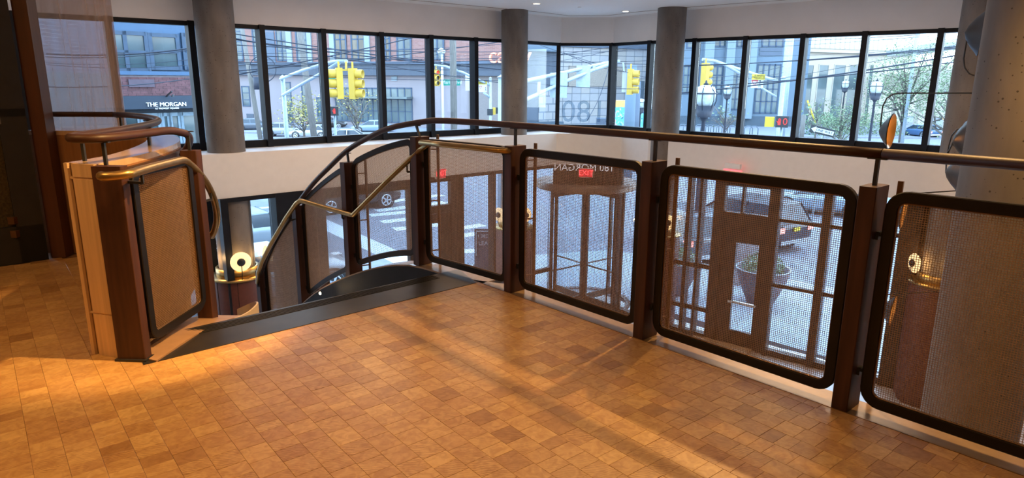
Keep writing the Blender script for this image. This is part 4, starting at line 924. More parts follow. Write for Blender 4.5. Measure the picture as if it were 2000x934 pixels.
bwin(o, bu(655), bu(738), .6, bz(700, 171), cols=8, rows=3, fw_=.16, glass=M['bglass3']); bwin(o, bu(750), bu(804), .6, bz(780, 171), cols=4, rows=3, fw_=.16, glass=M['bglass3'])
bx(o, 'canopy_glass', M['bglass3'], (bu(650), bu(806), -1.5, 0, bz(740, 192), bz(740, 188)))
for u0, u1, v0, v1 in ((473, 487, 208, 168), (556, 568, 240, 160), (590, 604, 230, 165), (618, 632, 240, 190)): bwin(o, bu(u0), bu(u1), bz(u0, v0), bz(u0, v1), cols=1, rows=3, fw_=.15)
bx(o, 'vent', pale, (bu(766), bu(777), -.1, .1, bz(770, 158), bz(770, 149))); bx(o, 'door_dark', M['slate'], (bu(478), bu(492), -.05, .1, 0, bz(480, 222)))
bx(o, 'tan_corner', omat('tan_render', (.40, .35, .33), .8, vary=.06), (bu(915), L+.1, -.05, .2, 0, zc-.9))
ca = onl(966, 108, b0_, b1_); xd = Vector((b1_[0]-b0_[0], b1_[1]-b0_[1], 0)).normalized(); nv = Vector((xd.y, -xd.x, 0))
sgo = thing('orange_sign', (ca.x, ca.y-1, ca.z-1), 'orange script letters on the brick wall either side of the column', 'sign')
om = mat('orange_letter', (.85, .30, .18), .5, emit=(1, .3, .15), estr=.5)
cc = onl(1003, 110, b0_, b1_); text('carry', 'letters', om, sgo, 2.5, frame_mat((cc.x+nv.x*1.2, cc.y+nv.y*1.2, cc.z), xd, (0, 0, 1)), .12)
# low dark block and pale tiled block in the centre
c0_, c1_ = P(1003, 84), P(1088, 88); o, L = bldg('dark_block', c0_, c1_, 'dark slate fronted low building right of the middle column')
bx(o, 'front', M['slate'], (0, L, 0, 2.4, 0, 9.5)); bx(o, 'roof_band', M['paleblue'], (0, L, -.6, 2.4, 9.5, 10.2)); bx(o, 'upper', M['greyblue'], (0, L, 2, 2.4, 10.2, 18)); bwin(o, L*.15, L*.5, 12, 16, cols=2, rows=1, y=1.95); bwin(o, L*.6, L*.9, 12, 16, cols=2, rows=1, y=1.95)
bx(o, 'shutter', M['tile'], (L*.56, L*.98, -.1, .1, 0, 4.8)); bx(o, 'step', M['darkbase'], (0, L, -1.5, 0, 0, .8))
d0_, d1_ = P(1062, 93), P(1345, 108); o, L = bldg('pale_block', d0_, d1_, 'pale tiled commercial building in the centre windows')
bx(o, 'joint_wall', omat('tile_joint', (.30, .33, .38), .9), (0, L, .03, 2, 0, 10.5))
M['tilea'] = [omat('tile_tone_%s' % n_, c_, .7, vary=.05, scale=.8) for n_, c_ in (('grey', (.60, .59, .60)), ('cream', (.68, .63, .58)), ('pale', (.64, .62, .61)))]
tk_ = {}; rk = random.Random(8)
for j in range(10):
    for i in range(int(L/1.5)):
        x = i*1.5; q = rk.randrange(3)
        if q not in tk_: t_ = bx(o, 'tile', M['tilea'][q], (.04, 1.46, -.01, .05, .04, 1.01)); tk_[q] = t_
        else: t_ = tk_[q].copy(); COL.objects.link(t_); t_.parent = o
        t_.location = (x, rk.uniform(-.012, .012), j*1.05)
bx(o, 'band', M['greyblue'], (-.2, L, -.3, 2, 10.5, 11.6)); bx(o, 'upper_wall', M['cream'], (0, L, .5, 2, 11.6, 22))
for k in range(7): bx(o, 'pier', M['paleblue'], (L*(.04+.14*k), L*(.07+.14*k), .2, .5, 11.6, 22))
bx(o, 'shop_recess', omat('shop_beige', (.56, .48, .40), .8), (L*.15, L*.55, -.15, .1, 5.2, 8.0)); bx(o, 'garage_dark', M['darkbase'], (L*.60, L*.66, -.1, .1, 0, 6))
# pale blue offices and the cream hall on the right
e0_, e1_ = P(1300, 92), P(1572, 98); o, L = bldg('office_building', e0_, e1_, 'pale blue shaded office building with tall windows in the right windows')
def eu(u): p = onl(u, 180, e0_, e1_); return math.hypot(p.x-e0_[0], p.y-e0_[1])
def ez(u, v): p = onl(u, v, e0_, e1_); return p.z-ZST
bx(o, 'wall', M['paleblue'], (0, L, 0, 2, 0, 26)); bx(o, 'dark_plinth', M['darkbase'], (0, L, -.2, .1, 0, ez(1450, 227)))
for u0, u1 in ((1368, 1386), (1410, 1426), (1452, 1468)): bx(o, 'pilaster', omat('pilaster_white', (.36, .47, .56), .8, vary=.03), (eu(u0), eu(u1), -.8, .2, 1.2, 26))
for u0, u1, v0, v1, c, r in ((1332, 1362, 184, 128, 3, 3), (1388, 1408, 184, 128, 2, 3), (1427, 1447, 215, 128, 2, 4), (1476, 1520, 222, 125, 4, 4), (1386, 1412, 92, 74, 2, 1), (1432, 1450, 92, 74, 2, 1), (1480, 1520, 92, 74, 3, 1), (1336, 1360, 95, 76, 2, 1)):
    bwin(o, eu(u0), eu(u1), ez(u0, v0), ez(u0, v1), cols=c, rows=r, fw_=.2, glass=M['bglass3'] if v0 > 120 else M['bglass'])
for v in (100, 108): bx(o, 'spandrel', M['greyblue'], (eu(1476), eu(1520), -.1, .05, ez(1480, v), ez(1480, v-6)))
f0_, f1_ = P(1540, 101), P(1775, 120); o, L = bldg('cream_hall', f0_, f1_, 'bright cream stone hall with tall narrow windows seen in the right windows')
def fu(u): p = onl(u, 180, f0_, f1_); return math.hypot(p.x-f0_[0], p.y-f0_[1])
def fz(u, v): p = onl(u, v, f0_, f1_); return p.z-ZST
bx(o, 'wall', M['cream'], (0, L, 0, 3, 0, fz(1650, 96))); bx(o, 'upper_wall', M['cream'], (0, L*.98, -.6, 3, fz(1650, 104), fz(1650, 40)))
for u0, u1 in ((1567, 1584), (1594, 1613), (1624, 1646), (1653, 1672), (1692, 1700)): bwin(o, fu(u0), fu(u1), fz(u0, 240), fz(u0, 125), cols=1, rows=1, fw_=.15, glass=M['bglass3'], fm=M['cream'])
bwin(o, fu(1565), fu(1764), fz(1650, 97), fz(1650, 72), cols=22, rows=1, y=-.65, fw_=.16, glass=mat('greenish_glass', (.58, .68, .60), .3), fm=M['cream'])
bx(o, 'plinth', M['darkbase'], (fu(1560), fu(1690), -.2, .1, 0, fz(1600, 236)))
k = MB(); q0 = onr(1750, 105, 112); q1 = onr(1960, 72, 84); fb = thing('foot_bridge', tuple(q0), 'white sloping footbridge roof at the upper right windows', 'bridge')
k.bar(q0, q1, 2.6, .8); k.build('roof_beam', M['signwhite'], fb)
k = MB(); k.bar(q0-Vector((0, 0, 4)), q1-Vector((0, 0, 4)), 2.4, 2.2); k.build('parapet', M['cream'], fb)
for t in (.12, .4, .7): p = q0+(q1-q0)*t; k = MB(); k.box(p.x-.5, p.x+.5, p.y-.5, p.y+.5, ZST, p.z-2.9); k.build('pier', M['cream'], fb)
g0_, g1_ = P(1745, 150), P(2080, 120); o, L = bldg('far_block', g0_, g1_, 'hazy pale building far away beyond the trees at the right'); bx(o, 'wall', M['cream'], (0, L, 0, 10, 0, 9)); bwin(o, L*.1, L*.9, 4, 7, cols=14, rows=1, glass=M['bglass3'], fm=M['cream'])
k = MB(); k.box(L*.04, L*.5, -4, 0, 15, 20); k.build('upper_deck', M['lav'], o, world=False)
# =================================================================== VEHICLES (local x = forward, origin at the middle on the road)
def vehicle(loc, yaw, paint, label, kind='sedan', name='car', plate=False, lit=False, group=None):
    o = thing(name, (loc[0], loc[1], ZST), label, 'car', group, yaw)
    if kind == 'sedan': L, W_, belt, roof, st = 4.7, 1.82, .92, 1.44, [(-2.35, .80), (-2.30, .92), (-1.55, .98), (.95, .94), (2.1, .78), (2.35, .62)]; cab = (-1.75, -1.05, .30, 1.15)
    else: L, W_, belt, roof, st = 4.75, 1.92, 1.08, 1.74, [(-2.36, .90), (-2.34, 1.08), (-1.6, 1.10), (1.05, 1.06), (2.15, .94), (2.37, .72)]; cab = (-2.28, -1.95, .35, 1.25)
    hw = W_/2
    m = MB(); sec = []
    stations = [(-L/2, .50, .86), (-L/2+.06, .34, .96), (-L/2+.45, .26, 1.0), (-.6, .24, 1.0), (.8, .24, 1.0), (L/2-.5, .26, .99), (L/2-.10, .32, .92), (L/2, .48, .78)]
    for x, zb, k in stations:
        zt = float(np.interp(x, [s[0] for s in st], [s[1] for s in st])); w = hw*k
        sec.append([(x, -w*.90, zb), (x, -w, zb+.16), (x, -w, zt-.22), (x, -w*.96, zt-.05), (x, -w*.86, zt), (x, w*.86, zt), (x, w*.96, zt-.05), (x, w, zt-.22), (x, w, zb+.16), (x, w*.90, zb)])
    n = 10
    for i in range(len(sec)-1): m.add(sec[i]+sec[i+1], [(k, (k+1) % n, n+(k+1) % n, n+k) for k in range(n)], True)
    m.add(sec[0], [tuple(range(n))]); m.add(sec[-1], [tuple(range(n))[::-1]]); m.build('body', paint, o, world=False)
    x0, x1, x2, x3 = cab; zb = belt-.02; rw, bw = hw*.72, hw*.93
    c = [(x0, -bw, zb), (x3, -bw, zb), (x3, bw, zb), (x0, bw, zb), (x1, -rw, roof-.07), (x2, -rw, roof-.07), (x2, rw, roof-.07), (x1, rw, roof-.07)]
    m = MB(); m.hexa(c); m.build('windows', M['carglass'], o, world=False)
    m = MB(); e = .02; m.hexa([(x1-.04, -rw-.02, roof-.09), (x2+.06, -rw-.02, roof-.09), (x2+.06, rw+.02, roof-.09), (x1-.04, rw+.02, roof-.09), (x1+.15, -rw+.12, roof), (x2-.15, -rw+.12, roof), (x2-.15, rw-.12, roof), (x1+.15, rw-.12, roof)])
    for sy in (-1, 1):
        for (xa, xb) in ((x0, x1), (x3, x2), ((x0+x3)/2-.05, (x1+x2)/2)): m.bar((xa, sy*bw, zb), (xb, sy*rw, roof-.06), .07, .05)
    m.build('roof', paint, o, world=False)
    for x in (-L*.29, L*.30):
        for sy in (-1, 1):
            m = MB(); R = .335 if kind == 'sedan' else .37; m.lathe([(.06, .0), (R*.9, 0), (R, .04), (R, .18), (R*.9, .22), (.06, .22)], (x, sy*(hw-.19) if sy > 0 else -(hw-.19), R), (0, sy, 0), 22)
            w = m.build('wheel', M['tyre'], o, world=False)
            m = MB(); m.lathe([(.01, .245), (R*.2, .245), (R*.22, .225)], (x, sy*(hw-.19), R), (0, sy, 0), 12)
            for k in range(5):
                a = 2*pi*k/5; m.bar((x, sy*(hw+.045), R), (x+R*.68*math.cos(a), sy*(hw+.045), R+R*.68*math.sin(a)), .07, .03, (0, 1, 0))
            m.lathe([(R*.62, .225), (R*.70, .24), (R*.74, .225)], (x, sy*(hw-.19), R), (0, sy, 0), 20); m.build('rim', M['chrome'], w, world=False)
            m = MB(); m.lathe([(R+.01, .205), (R+.05, .21), (R+.09, .20)], (x, sy*(hw-.19), R+.02), (0, sy, 0), 16, a0=0, a1=2*pi); m.build('arch_trim', M['tyre'], o, world=False)
    for sy in (-1, 1):
        m = MB(); m.box(-L/2-.01, -L/2+.25, sy*hw*.95-.28*(sy > 0), sy*hw*.95+.28*(sy < 0), belt-.30, belt-.12); m.build('tail_lamp', M['brake'], o, world=False)
        m = MB(); m.box(L/2-.30, L/2-.02, sy*hw*.90-.30*(sy > 0), sy*hw*.90+.30*(sy < 0), .60, .74); m.build('head_lamp', M['headl'] if lit else M['chrome'], o, world=False)
    m = MB(); m.box(-L/2-.02, -L/2+.05, -hw*.80, hw*.80, .36, .50); m.box(-L/2-.025, -L/2+.03, -hw*.78, hw*.78, belt-.085, belt-.05); m.build('bumper_trim', M['chrome'], o, world=False)
    if plate: m = MB(); m.box(-L/2-.03, -L/2, -.16, .16, .80, .93); m.build('number_plate', M['signyellow'], o, world=False)
    return o
def paint(name, c): return mat(name, tuple(x*.6 for x in c), .28, .25, vary=.04, coat=.6)
PK, PN, PSv, PW, PB, PG = paint('paint_dark_brown', (.035, .024, .022)), paint('paint_dark_navy', (.022, .025, .04)), paint('paint_silver', (.48, .52, .56)), paint('paint_white', (.72, .75, .78)), paint('paint_pale_blue', (.40, .54, .66)), paint('paint_grey', (.16, .18, .21))
q = onz(697, 412, ZST); vehicle((q.x-.5, q.y+.6), math.atan2(1.66, 1.87), PK, 'dark brown SUV waiting behind the zebra crossing', 'suv')
q = onz(1542, 497, ZST); vehicle((q.x-1.0, q.y+2.2), math.radians(121), PN, 'dark navy SUV with lit tail lamps and yellow plate parked beyond the bowl planter', 'suv', plate=True)
q = onz(596, 500, ZST); vehicle((q.x-2.0, q.y+.9), math.radians(40), PSv, 'silver car whose front shows in the sloping mesh panel', 'sedan')
q = onr(520, 440, 18.6); vehicle((q.x, q.y), math.radians(38), PW, 'white car roof and windscreen beside the left lobby column', 'sedan')
q = onz(1588, 428, ZST); vehicle((q.x+1.0, q.y+1.5), math.radians(150), PB, 'pale blue car driving past beyond the dark SUV', 'sedan')
q = onz(1338, 455, ZST); vehicle((5.9, 22.6), math.radians(100), PG, 'dark grey car with headlamps lit seen over the left bowl planter', 'suv', lit=True)
for u, v, r, yw, pt, lb_ in ((497, 262, 84, 20, PG, 'grey parked car nearest the left column in the upper windows'), (557, 264, 75, 8, PSv, 'silver saloon parked behind the pale signal pole'), (611, 266, 71, 170, PW, 'white car half hidden by the wooden utility pole'), (672, 262, 64, 185, PW, 'white car passing below the red hand signal'), (727, 258, 78, 186, PB, 'pale car low behind the sweep of the handrail'), (640, 251, 86, 10, PK, 'dark red car further back behind the white cars')):
    q = onr(u, v, r); vehicle((q.x, q.y), math.radians(yw), pt, lb_, 'sedan')
q = onz(1796, 268, ZST); vehicle((q.x, q.y), math.radians(100), paint('paint_blue', (.10, .22, .45)), 'small blue car on the street behind the green shrub', 'sedan')
# painted van
q = onr(1250, 245, 66); vn = thing('box_van', (q.x, q.y, ZST), 'box van covered in blue and orange painted swirls', 'van', None, math.radians(175))
def paintmat():
    m, t, b = nodes('van_paint'); tc = t.nodes.new('ShaderNodeTexCoord'); nz = t.nodes.new('ShaderNodeTexNoise'); nz.inputs['Scale'].default_value = 1.6; nz.inputs['Distortion'].default_value = 2.5
    r = t.nodes.new('ShaderNodeValToRGB'); r.color_ramp.interpolation = 'CONSTANT'; t.links.new(tc.outputs['Object'], nz.inputs[0]); t.links.new(nz.outputs[0], r.inputs[0])
    for i, (p, c) in enumerate(((0, (.03, .07, .14)), (.36, (.10, .45, .65)), (.56, (.30, .62, .75)), (.62, (.72, .25, .14)), (.68, (.12, .40, .62)))):
        e = r.color_ramp.elements[i] if i < 2 else r.color_ramp.elements.new(p); e.position = p; e.color = c+(1,)
    t.links.new(r.outputs[0], b.inputs[0]); return m
k = MB(); k.box(-2.6, 2.6, -1.1, 1.1, 1.0, 3.7); k.build('cargo_box', paintmat(), vn, world=False); k = MB(); k.box(-2.62, 2.62, -1.12, 1.12, 3.5, 4.1); k.build('orange_roof', mat('orange_roof', (.75, .42, .12), .5), vn, world=False)
k = MB(); k.box(-2.6, 4.2, -1.0, 1.0, .5, 1.0); k.box(2.7, 4.2, -1.0, 1.0, 1.0, 2.4); k.build('chassis', M['slate'], vn, world=False)
for x in (-1.6, 3.2):
    for sy in (-1, 1): k = MB(); k.disc((x, sy*.85, .48), (0, sy, 0), .48, .25); k.build('wheel', M['tyre'], vn, world=False)

# =================================================================== POLES, SIGNALS, SIGNS
def pole(name, u, r, rad, label, m, ztop=9, cat='pole', lean=0, u2=None):
    a = onr(u, 262, r); o = thing(name, (a.x, a.y, ZST), label, cat); b = Vector((a.x, a.y, ZST)); t = Vector((a.x+lean, a.y, ztop))
    k = MB(); k.tube([b, b+(t-b)*.5, t], [rad, rad*.93, rad*.84], 14); k.build('shaft', M[m], o); return o
pole('utility_pole', 887, 30, .155, 'weathered grey green utility pole right in front of the corner block', 'polewood')
o = pole('utility_pole', 616, 55, .26, 'brown leaning utility pole behind the white cars', 'polewood', lean=-1.0)
o = pole('utility_pole', 510, 60, .20, 'utility pole with a coil of cable beside the second window', 'polewood', 6, lean=-.9)
k = MB(); c = onr(513, 135, 59.5); k.lathe([(1.05, -.03), (1.09, 0), (1.05, .03), (1.01, 0), (1.05, -.03)], c, (.1, -1, .1), 28); k.build('cable_coil', M['cable'], o)
k = MB(); c = onr(503, 175, 59.5); k.lathe([(.28, 0), (.28, 1.0)], c, (0, 0, 1), 12, caps=True); k.build('transformer', M['cable'], o)
pole('utility_pole', 470, 33, .17, 'pale utility pole hard against the left concrete column', 'polewood')
pole('utility_pole', 1524, 62, .38, 'tall concrete grey pole beside the signal mast in the right windows', 'galv')
pole('utility_pole', 1566, 70, .24, 'brown pole stub left of the one way sign', 'polewood', -1.5)
pole('steel_pole', 1296, 31, .14, 'thick steel pole beside the right column', 'galv')
pole('steel_pole', 1238, 45, .34, 'dark steel pole below the faded signal head', 'greyblue', 1.5)
pole('steel_pole', 1228, 40, .34, 'pale steel pole between the number window and the painted van', 'paleblue', 2.4)
pole('steel_pole', 1764, 60, .13, 'grey pole rising behind the big tree', 'galv', 9)

def head(o, c, yaw, s=1.0, lit=None, gray=1):
    """three lens signal head; faces local +x after yaw"""
    f = Vector((math.cos(yaw), math.sin(yaw), 0)); x = Vector((-f.y, f.x, 0)); c = Vector(c)
    k = MB(); h = 1.08*s; a, b = c-x*.17*s, c+x*.17*s; k.wall((a.x, a.y), (b.x, b.y), c.z-h/2, c.z+h/2, -.11*s, .11*s)
    k.bar(c+Vector((0, 0, h/2)), c+Vector((0, 0, h/2+.22*s)), .06*s)
    hd = k.build('signal_head', M['sigyellow'], o)
    for i, dz in enumerate((.34, 0, -.34)):
        p = c+Vector((0, 0, dz*s))+f*.11*s
        k = MB(); k.lathe([(.152*s, 0), (.158*s, .17*s), (.150*s, .27*s), (.140*s, .27*s), (.142*s, 0)], p, f, 18); k.build('visor', M['sigyellow'], hd)
        k = MB(); k.disc(p+f*.02*s, f, .14*s, .015); k.build('lens', M['redlamp'] if lit == i else M['lens'], hd)
def mast(u, r, zt, pts_up, pts_lo, label, rp_=.13):
    a = onr(u, 262, r); o = thing('signal_mast', (a.x, a.y, ZST), label, 'traffic signal')
    k = MB(); k.tube([(a.x, a.y, ZST), (a.x, a.y, zt)], [rp_, rp_*.8], 14); k.lathe([(rp_*1.2, 0), (.001, .1)], (a.x, a.y, zt), (0, 0, 1), 12); k.build('mast', M['galv'], o)
    for P_ in (pts_up, pts_lo):
        if P_: k = MB(); k.tube(P_, .075, 10); k.build('arm', M['galv'], o)
    return o
# left corner: pale mast whose curved arm reaches two yellow heads
a0 = onr(548, 152, 38); zt = onr(548, 150, 38).z
up_ = [onr(548, 154, 38), onr(590, 138, 34), onr(630, 126, 30), onr(655, 120.5, 27.5), onr(676, 120, 25.2)]
lw_ = [onr(552, 186, 38), onr(590, 164, 34), onr(625, 145, 30.5), onr(648, 131, 28), onr(662, 123, 26.6)]
o = mast(560, 38, zt, up_, lw_, 'pale signal mast with a double arm and two yellow heads in the third window')
c = onr(663, 163, 25); head(o, c, math.radians(202)); c = onr(690, 163.5, 25.1); head(o, c, math.radians(-10))
k = MB(); k.bar(onr(676, 121, 25.2), onr(676, 136, 25.1), .07); k.bar(onr(664, 137, 25.05), onr(692, 137, 25.1), .06); k.bar(onr(668, 188, 25.05), onr(690, 188, 25.1), .04); k.build('hanger', M['sigyellow'], o)
# centre: two pale tubes crossing the middle windows with sign backs and a faded head
up_ = [onr(985, 172, 26), onr(1031, 157, 27), onr(1110, 140, 28.5), onr(1180, 124, 29.7), onr(1210, 120, 30)]
lw_ = [onr(985, 212, 26), onr(1031, 193, 27), onr(1100, 161, 28.2), onr(1160, 136, 29.2), onr(1196, 124, 29.8)]
o = mast(978, 25.8, 1.6, up_, lw_, 'pale signal mast arm crossing the centre windows to a faded yellow head')
for u0, v0, u1, v1, r_ in ((1052, 184, 1053, 160, 27.3), (1160, 137, 1160, 128, 29.2)): k = MB(); k.bar(onr(u0, v0, r_), onr(u1, v1, r_), .12); k.build('strut', M['galv'], o)
for u0, u1, v0, v1, r_ in ((1125, 1152, 128, 171, 28.9), (1074, 1107, 142, 191, 28.0)):
    k = MB(); a, b = onr(u0, v1, r_), onr(u1, v1, r_); k.wall((a.x, a.y), (b.x, b.y), a.z, onr(u0, v0, r_).z, -.02, .02); k.build('sign_back', M['pale_back'] if 'pale_back' in M else M['galv'], o)
k = MB(); k.bar(onr(1217, 122, 30), onr(1219, 140, 30), .07); k.build('hanger', M['galv'], o)
c = onr(1231, 160, 30); head(o, c, math.radians(-22)); c = onr(1217, 160, 30.2); k = MB(); a, b = onr(1214, 180, 30.2), onr(1222, 180, 30.2); k.wall((a.x, a.y), (b.x, b.y), a.z, onr(1214, 141, 30.2).z, -.05, .05); k.build('backplate', M['signwhite'], o)
# right: mast arm to a bright yellow head seen from behind
up_ = [onr(1518, 158, 36), onr(1480, 147, 35.5), onr(1430, 131, 35), onr(1395, 119, 34.5), onr(1372, 116, 34.2)]
lw_ = [onr(1450, 146, 35.2), onr(1415, 126, 34.8), onr(1396, 119, 34.5)]
o = mast(1520, 36, onr(1520, 152, 36).z, up_, lw_, 'pale signal mast in the right windows with a yellow head seen from behind')
c = onr(1377, 146, 34); head(o, c, math.radians(30)); 
k = MB(); k.tube([onr(1516, 189, 36), onr(1488, 172, 35.7)], .05, 8); k.build('brace', M['galv'], o)
def board(name, u0, u1, v0, v1, r_, m, label, cat='sign', yaw_flip=False, parent=None):
    a, b = onr(u0, v1, r_), onr(u1, v1, r_); o = parent or thing(name, tuple(a), label, cat)
    k = MB(); k.wall((a.x, a.y), (b.x, b.y), a.z, onr(u0, v0, r_).z, -.015, .015); k.build('panel', M[m], o); return o, a, b
def words(txt, o, u, v, r_, h, m, dx=0, name='letters', mirror=False):
    c = onr(u, v, r_); tn = Vector((c.y, -c.x, 0)).normalized(); w = Vector((c.x, c.y, 0)).normalized()
    return text(txt, name, m, o, h, frame_mat(c-w*.03, tn, (0, 0, 1)), .005)
sg, *_ = board('turning_sign', 1468, 1494, 145, 155.5, 35.2, 'signyellow', 'yellow turning vehicles sign on the right signal mast'); blk = M['signblack']
words('TURNING', sg, 1484, 148.2, 35.2, .115, blk); words('VEHICLES', sg, 1484, 152.6, 35.2, .115, blk); words('~', sg, 1472, 150, 35.2, .3, blk)
sg, *_ = board('yield_sign', 1466, 1490, 156, 172, 35.3, 'signwhite', 'white yield to pedestrians sign under the yellow turning sign')
def tri(o, u, v, r_, s, m=M['signred'], m2=M['signwhite']):
    for sc, mm, off in ((s, m, .03), (s*.6, m2, .04)):
        c = onr(u, v, r_); t = Vector((c.y, -c.x, 0)).normalized(); w = Vector((c.x, c.y, 0)).normalized(); c = c-w*off; k = MB()
        k.add([c-t*sc+Vector((0, 0, sc*.8)), c+t*sc+Vector((0, 0, sc*.8)), c-Vector((0, 0, sc*.9))], [(0, 1, 2)]); k.v += [tuple(Vector(p)+w*.008) for p in k.v[:3]]; k.f += [(5, 4, 3), (0, 3, 4, 1), (1, 4, 5, 2), (2, 5, 3, 0)]; k.sm += [False]*4; k.build('triangle' if mm is m else 'triangle_field', mm, o)
def walker(o, u, v, r_, h, m=None):
    c = onr(u, v, r_); t = Vector((c.y, -c.x, 0)).normalized(); w = Vector((c.x, c.y, 0)).normalized(); c = c-w*.035; k = MB()
    k.disc(c+Vector((0, 0, h*.42)), -w, h*.1, .01, 10); k.bar(c+Vector((0, 0, h*.28)), c-Vector((0, 0, h*.02)), h*.12, .01); k.bar(c, c+t*h*.14-Vector((0, 0, h*.45)), h*.07, .01); k.bar(c, c-t*h*.14-Vector((0, 0, h*.45)), h*.07, .01); k.build('walker', m or blk, o)
tri(sg, 1474, 162, 35.3, .17); walker(sg, 1484, 164, 35.3, .34)
def pedsignal(u, v, r_, label, digit=None, back=True, post=True, s=.44):
    c = onr(u, v, r_); t = Vector((c.y, -c.x, 0)).normalized(); w = Vector((c.x, c.y, 0)).normalized(); o = thing('pedestrian_signal', (c.x, c.y, ZST if post else c.z-s/2), label, 'signal')
    wd = s*(1.05 if digit is not None else .9); k = MB(); a, b = c-t*wd/2, c+t*wd/2; k.wall((a.x, a.y), (b.x, b.y), c.z-s/2, c.z+s/2, -.10, .10); k.build('housing', M['signblack'], o)
    if not back:
        f = c-w*.11; hx = -.22*wd if digit is not None else 0; k = MB(); p = f+t*hx; k.bar(p-Vector((0, 0, s*.28)), p+Vector((0, 0, s*.05)), s*.24, .01, tuple(w))
        for i in range(4): q_ = p+t*(i-1.5)*s*.065; k.bar(q_, q_+Vector((0, 0, s*(.32 if i in (1, 2) else .25))), s*.045, .01, tuple(w))
        k.bar(p-t*s*.10-Vector((0, 0, s*.1)), p-t*s*.22+Vector((0, 0, s*.08)), s*.06, .01, tuple(w)); k.build('red_hand', M['redlamp'], o)
        if digit is not None: text(digit, 'digit', M['redlamp'], o, s*.85, frame_mat(f+t*wd*.24-w*.01, t, (0, 0, 1)), .004)
    if post: k = MB(); k.tube([(c.x+w.x*.16, c.y+w.y*.16, ZST), (c.x+w.x*.16, c.y+w.y*.16, c.z+.1)], .06, 10); k.build('post', M['galv'], o)
    return o
pedsignal(1527.5, 238, 30.5, 'pedestrian signal with a red hand and a zero at the foot of the right mast', '0', False, s=.47)
o = pedsignal(1503, 238, 30.6, 'yellow sided pedestrian signal turned away left of the right mast', back=True, post=False, s=.42); o.children[0].data.materials[0] = M['signyellow']
pedsignal(653, 217, 33, 'pedestrian signal with a lit red hand in the third window', None, False, s=.42)
o = pedsignal(957, 219, 45, 'dark pedestrian signal left of the pale post by the middle column', back=True, s=.42); o = pedsignal(973, 216, 45.2, 'second dark pedestrian signal beside the yellow box by the middle column', back=True, post=False, s=.42)
k = thing('signal_box', tuple(onr(965, 224, 45.1)), 'small yellow signal box between two dark pedestrian signals', 'signal'); a, b = onr(962, 224, 45.1), onr(968, 224, 45.1); m = MB(); m.wall((a.x, a.y), (b.x, b.y), a.z, onr(962, 210, 45.1).z, -.1, .1); m.build('box', M['sigyellow'], k)
# small mast by the middle column with signs and a red signal
o = mast(958, 45, onr(958, 153, 45).z, [onr(956, 166, 45), onr(905, 142, 44), onr(868, 129, 43.5), onr(845, 126, 43)], [onr(956, 190, 45), onr(945, 181, 44.8)], 'slim signal mast left of the middle column carrying two white signs', .10)
c = onr(852, 152, 43); head(o, c, math.radians(-60), .95, 0)
sg, *_ = board('yield_sign', 934, 951, 165, 180, 44.8, 'signwhite', 'white yield sign with a yellow top by the middle column'); k = board('x', 934, 951, 156.5, 165, 44.78, 'signyellow', '', parent=sg); tri(sg, 938.5, 171, 44.8, .11); walker(sg, 948.5, 174, 44.8, .25); words('TURNING', sg, 943, 159, 44.78, .12, blk); words('VEHICLES', sg, 943, 162.5, 44.78, .12, blk)
board('white_sign', 909, 933, 147, 177, 45.2, 'signwhite', 'white sign half hidden by the black mullion left of the yield sign')
sg, *_ = board('street_sign', 866, 899, 155, 167, 44, 'signgreen', 'green street name sign crossed by the grey green utility pole'); words('Marin Blvd', sg, 882.5, 161, 44, .30, M['signwhite'])
sg, *_ = board('street_sign', 632, 656, 150, 170, 26.5, 'signgreen', 'green street name sign behind the left yellow signal head'); words('ST', sg, 647, 161, 26.5, .16, M['signwhite'])
# one way sign, tilted
c = onr(1606, 256, 27.5); t = Vector((c.y, -c.x, 0)).normalized(); w = Vector((c.x, c.y, 0)).normalized(); tt = (t*math.cos(-.22)+Vector((0, 0, 1))*math.sin(-.22)); uu = (Vector((0, 0, 1))*math.cos(.22)+t*math.sin(.22))
ow = thing('one_way_sign', (c.x, c.y, ZST), 'tilted black and white ONE WAY sign in the right windows', 'sign'); k = MB(); k.bar(c-tt*.43, c+tt*.43, .03, .28, tuple(uu)); k.build('plate', M['signblack'], ow)
k = MB(); f = c-w*.025; A = [(-.40, 0), (-.24, .12), (-.24, .075), (.40, .075), (.40, -.075), (-.24, -.075), (-.24, -.12)]; k.add([f+tt*x+uu*y for x, y in A]+[f-w*.006+tt*x+uu*y for x, y in A], [tuple(range(7)), tuple(range(7, 14))[::-1]]+[(i, (i+1) % 7, 7+(i+1) % 7, 7+i) for i in range(7)]); k.build('arrow', M['signwhite'], ow)
text('ONE WAY', 'letters', M['signblack'], ow, .125, frame_mat(f-w*.012+tt*.07, tt, uu), .002); k = MB(); k.tube([(c.x+w.x*.05, c.y+w.y*.05, ZST), (c.x+w.x*.05, c.y+w.y*.05, c.z)], .03, 8); k.build('post', M['galv'], ow)
# leasing board by the entrance
lsx = thing('leasing_board', tuple(onz(948, 520, ZST)), 'dark leasing board with white lettering behind the curved mesh panel', 'sign'); r_ = 17.2; a, b = onr(927, 490, r_), onr(1000, 490, r_); k = MB(); k.wall((a.x, a.y), (b.x, b.y), ZST+.15, onr(927, 447, r_).z, -.03, .03); k.build('panel', mat('board_plum', (.10, .085, .11), .5), lsx)
k = MB(); z1 = onr(932, 452, r_).z
for p0, p1 in (((930, 452), (998, 452)), ((930, 452), (930, 500))): k.bar(onr(p0[0], p0[1], r_-.05), onr(p1[0], p1[1], r_-.05), .02)
k.build('border', M['signwhite'], lsx); words('1 BEDROOM', lsx, 957, 461, r_-.05, .12, M['signwhite']); words('LEASING', lsx, 957, 475, r_-.05, .16, M['signwhite'])

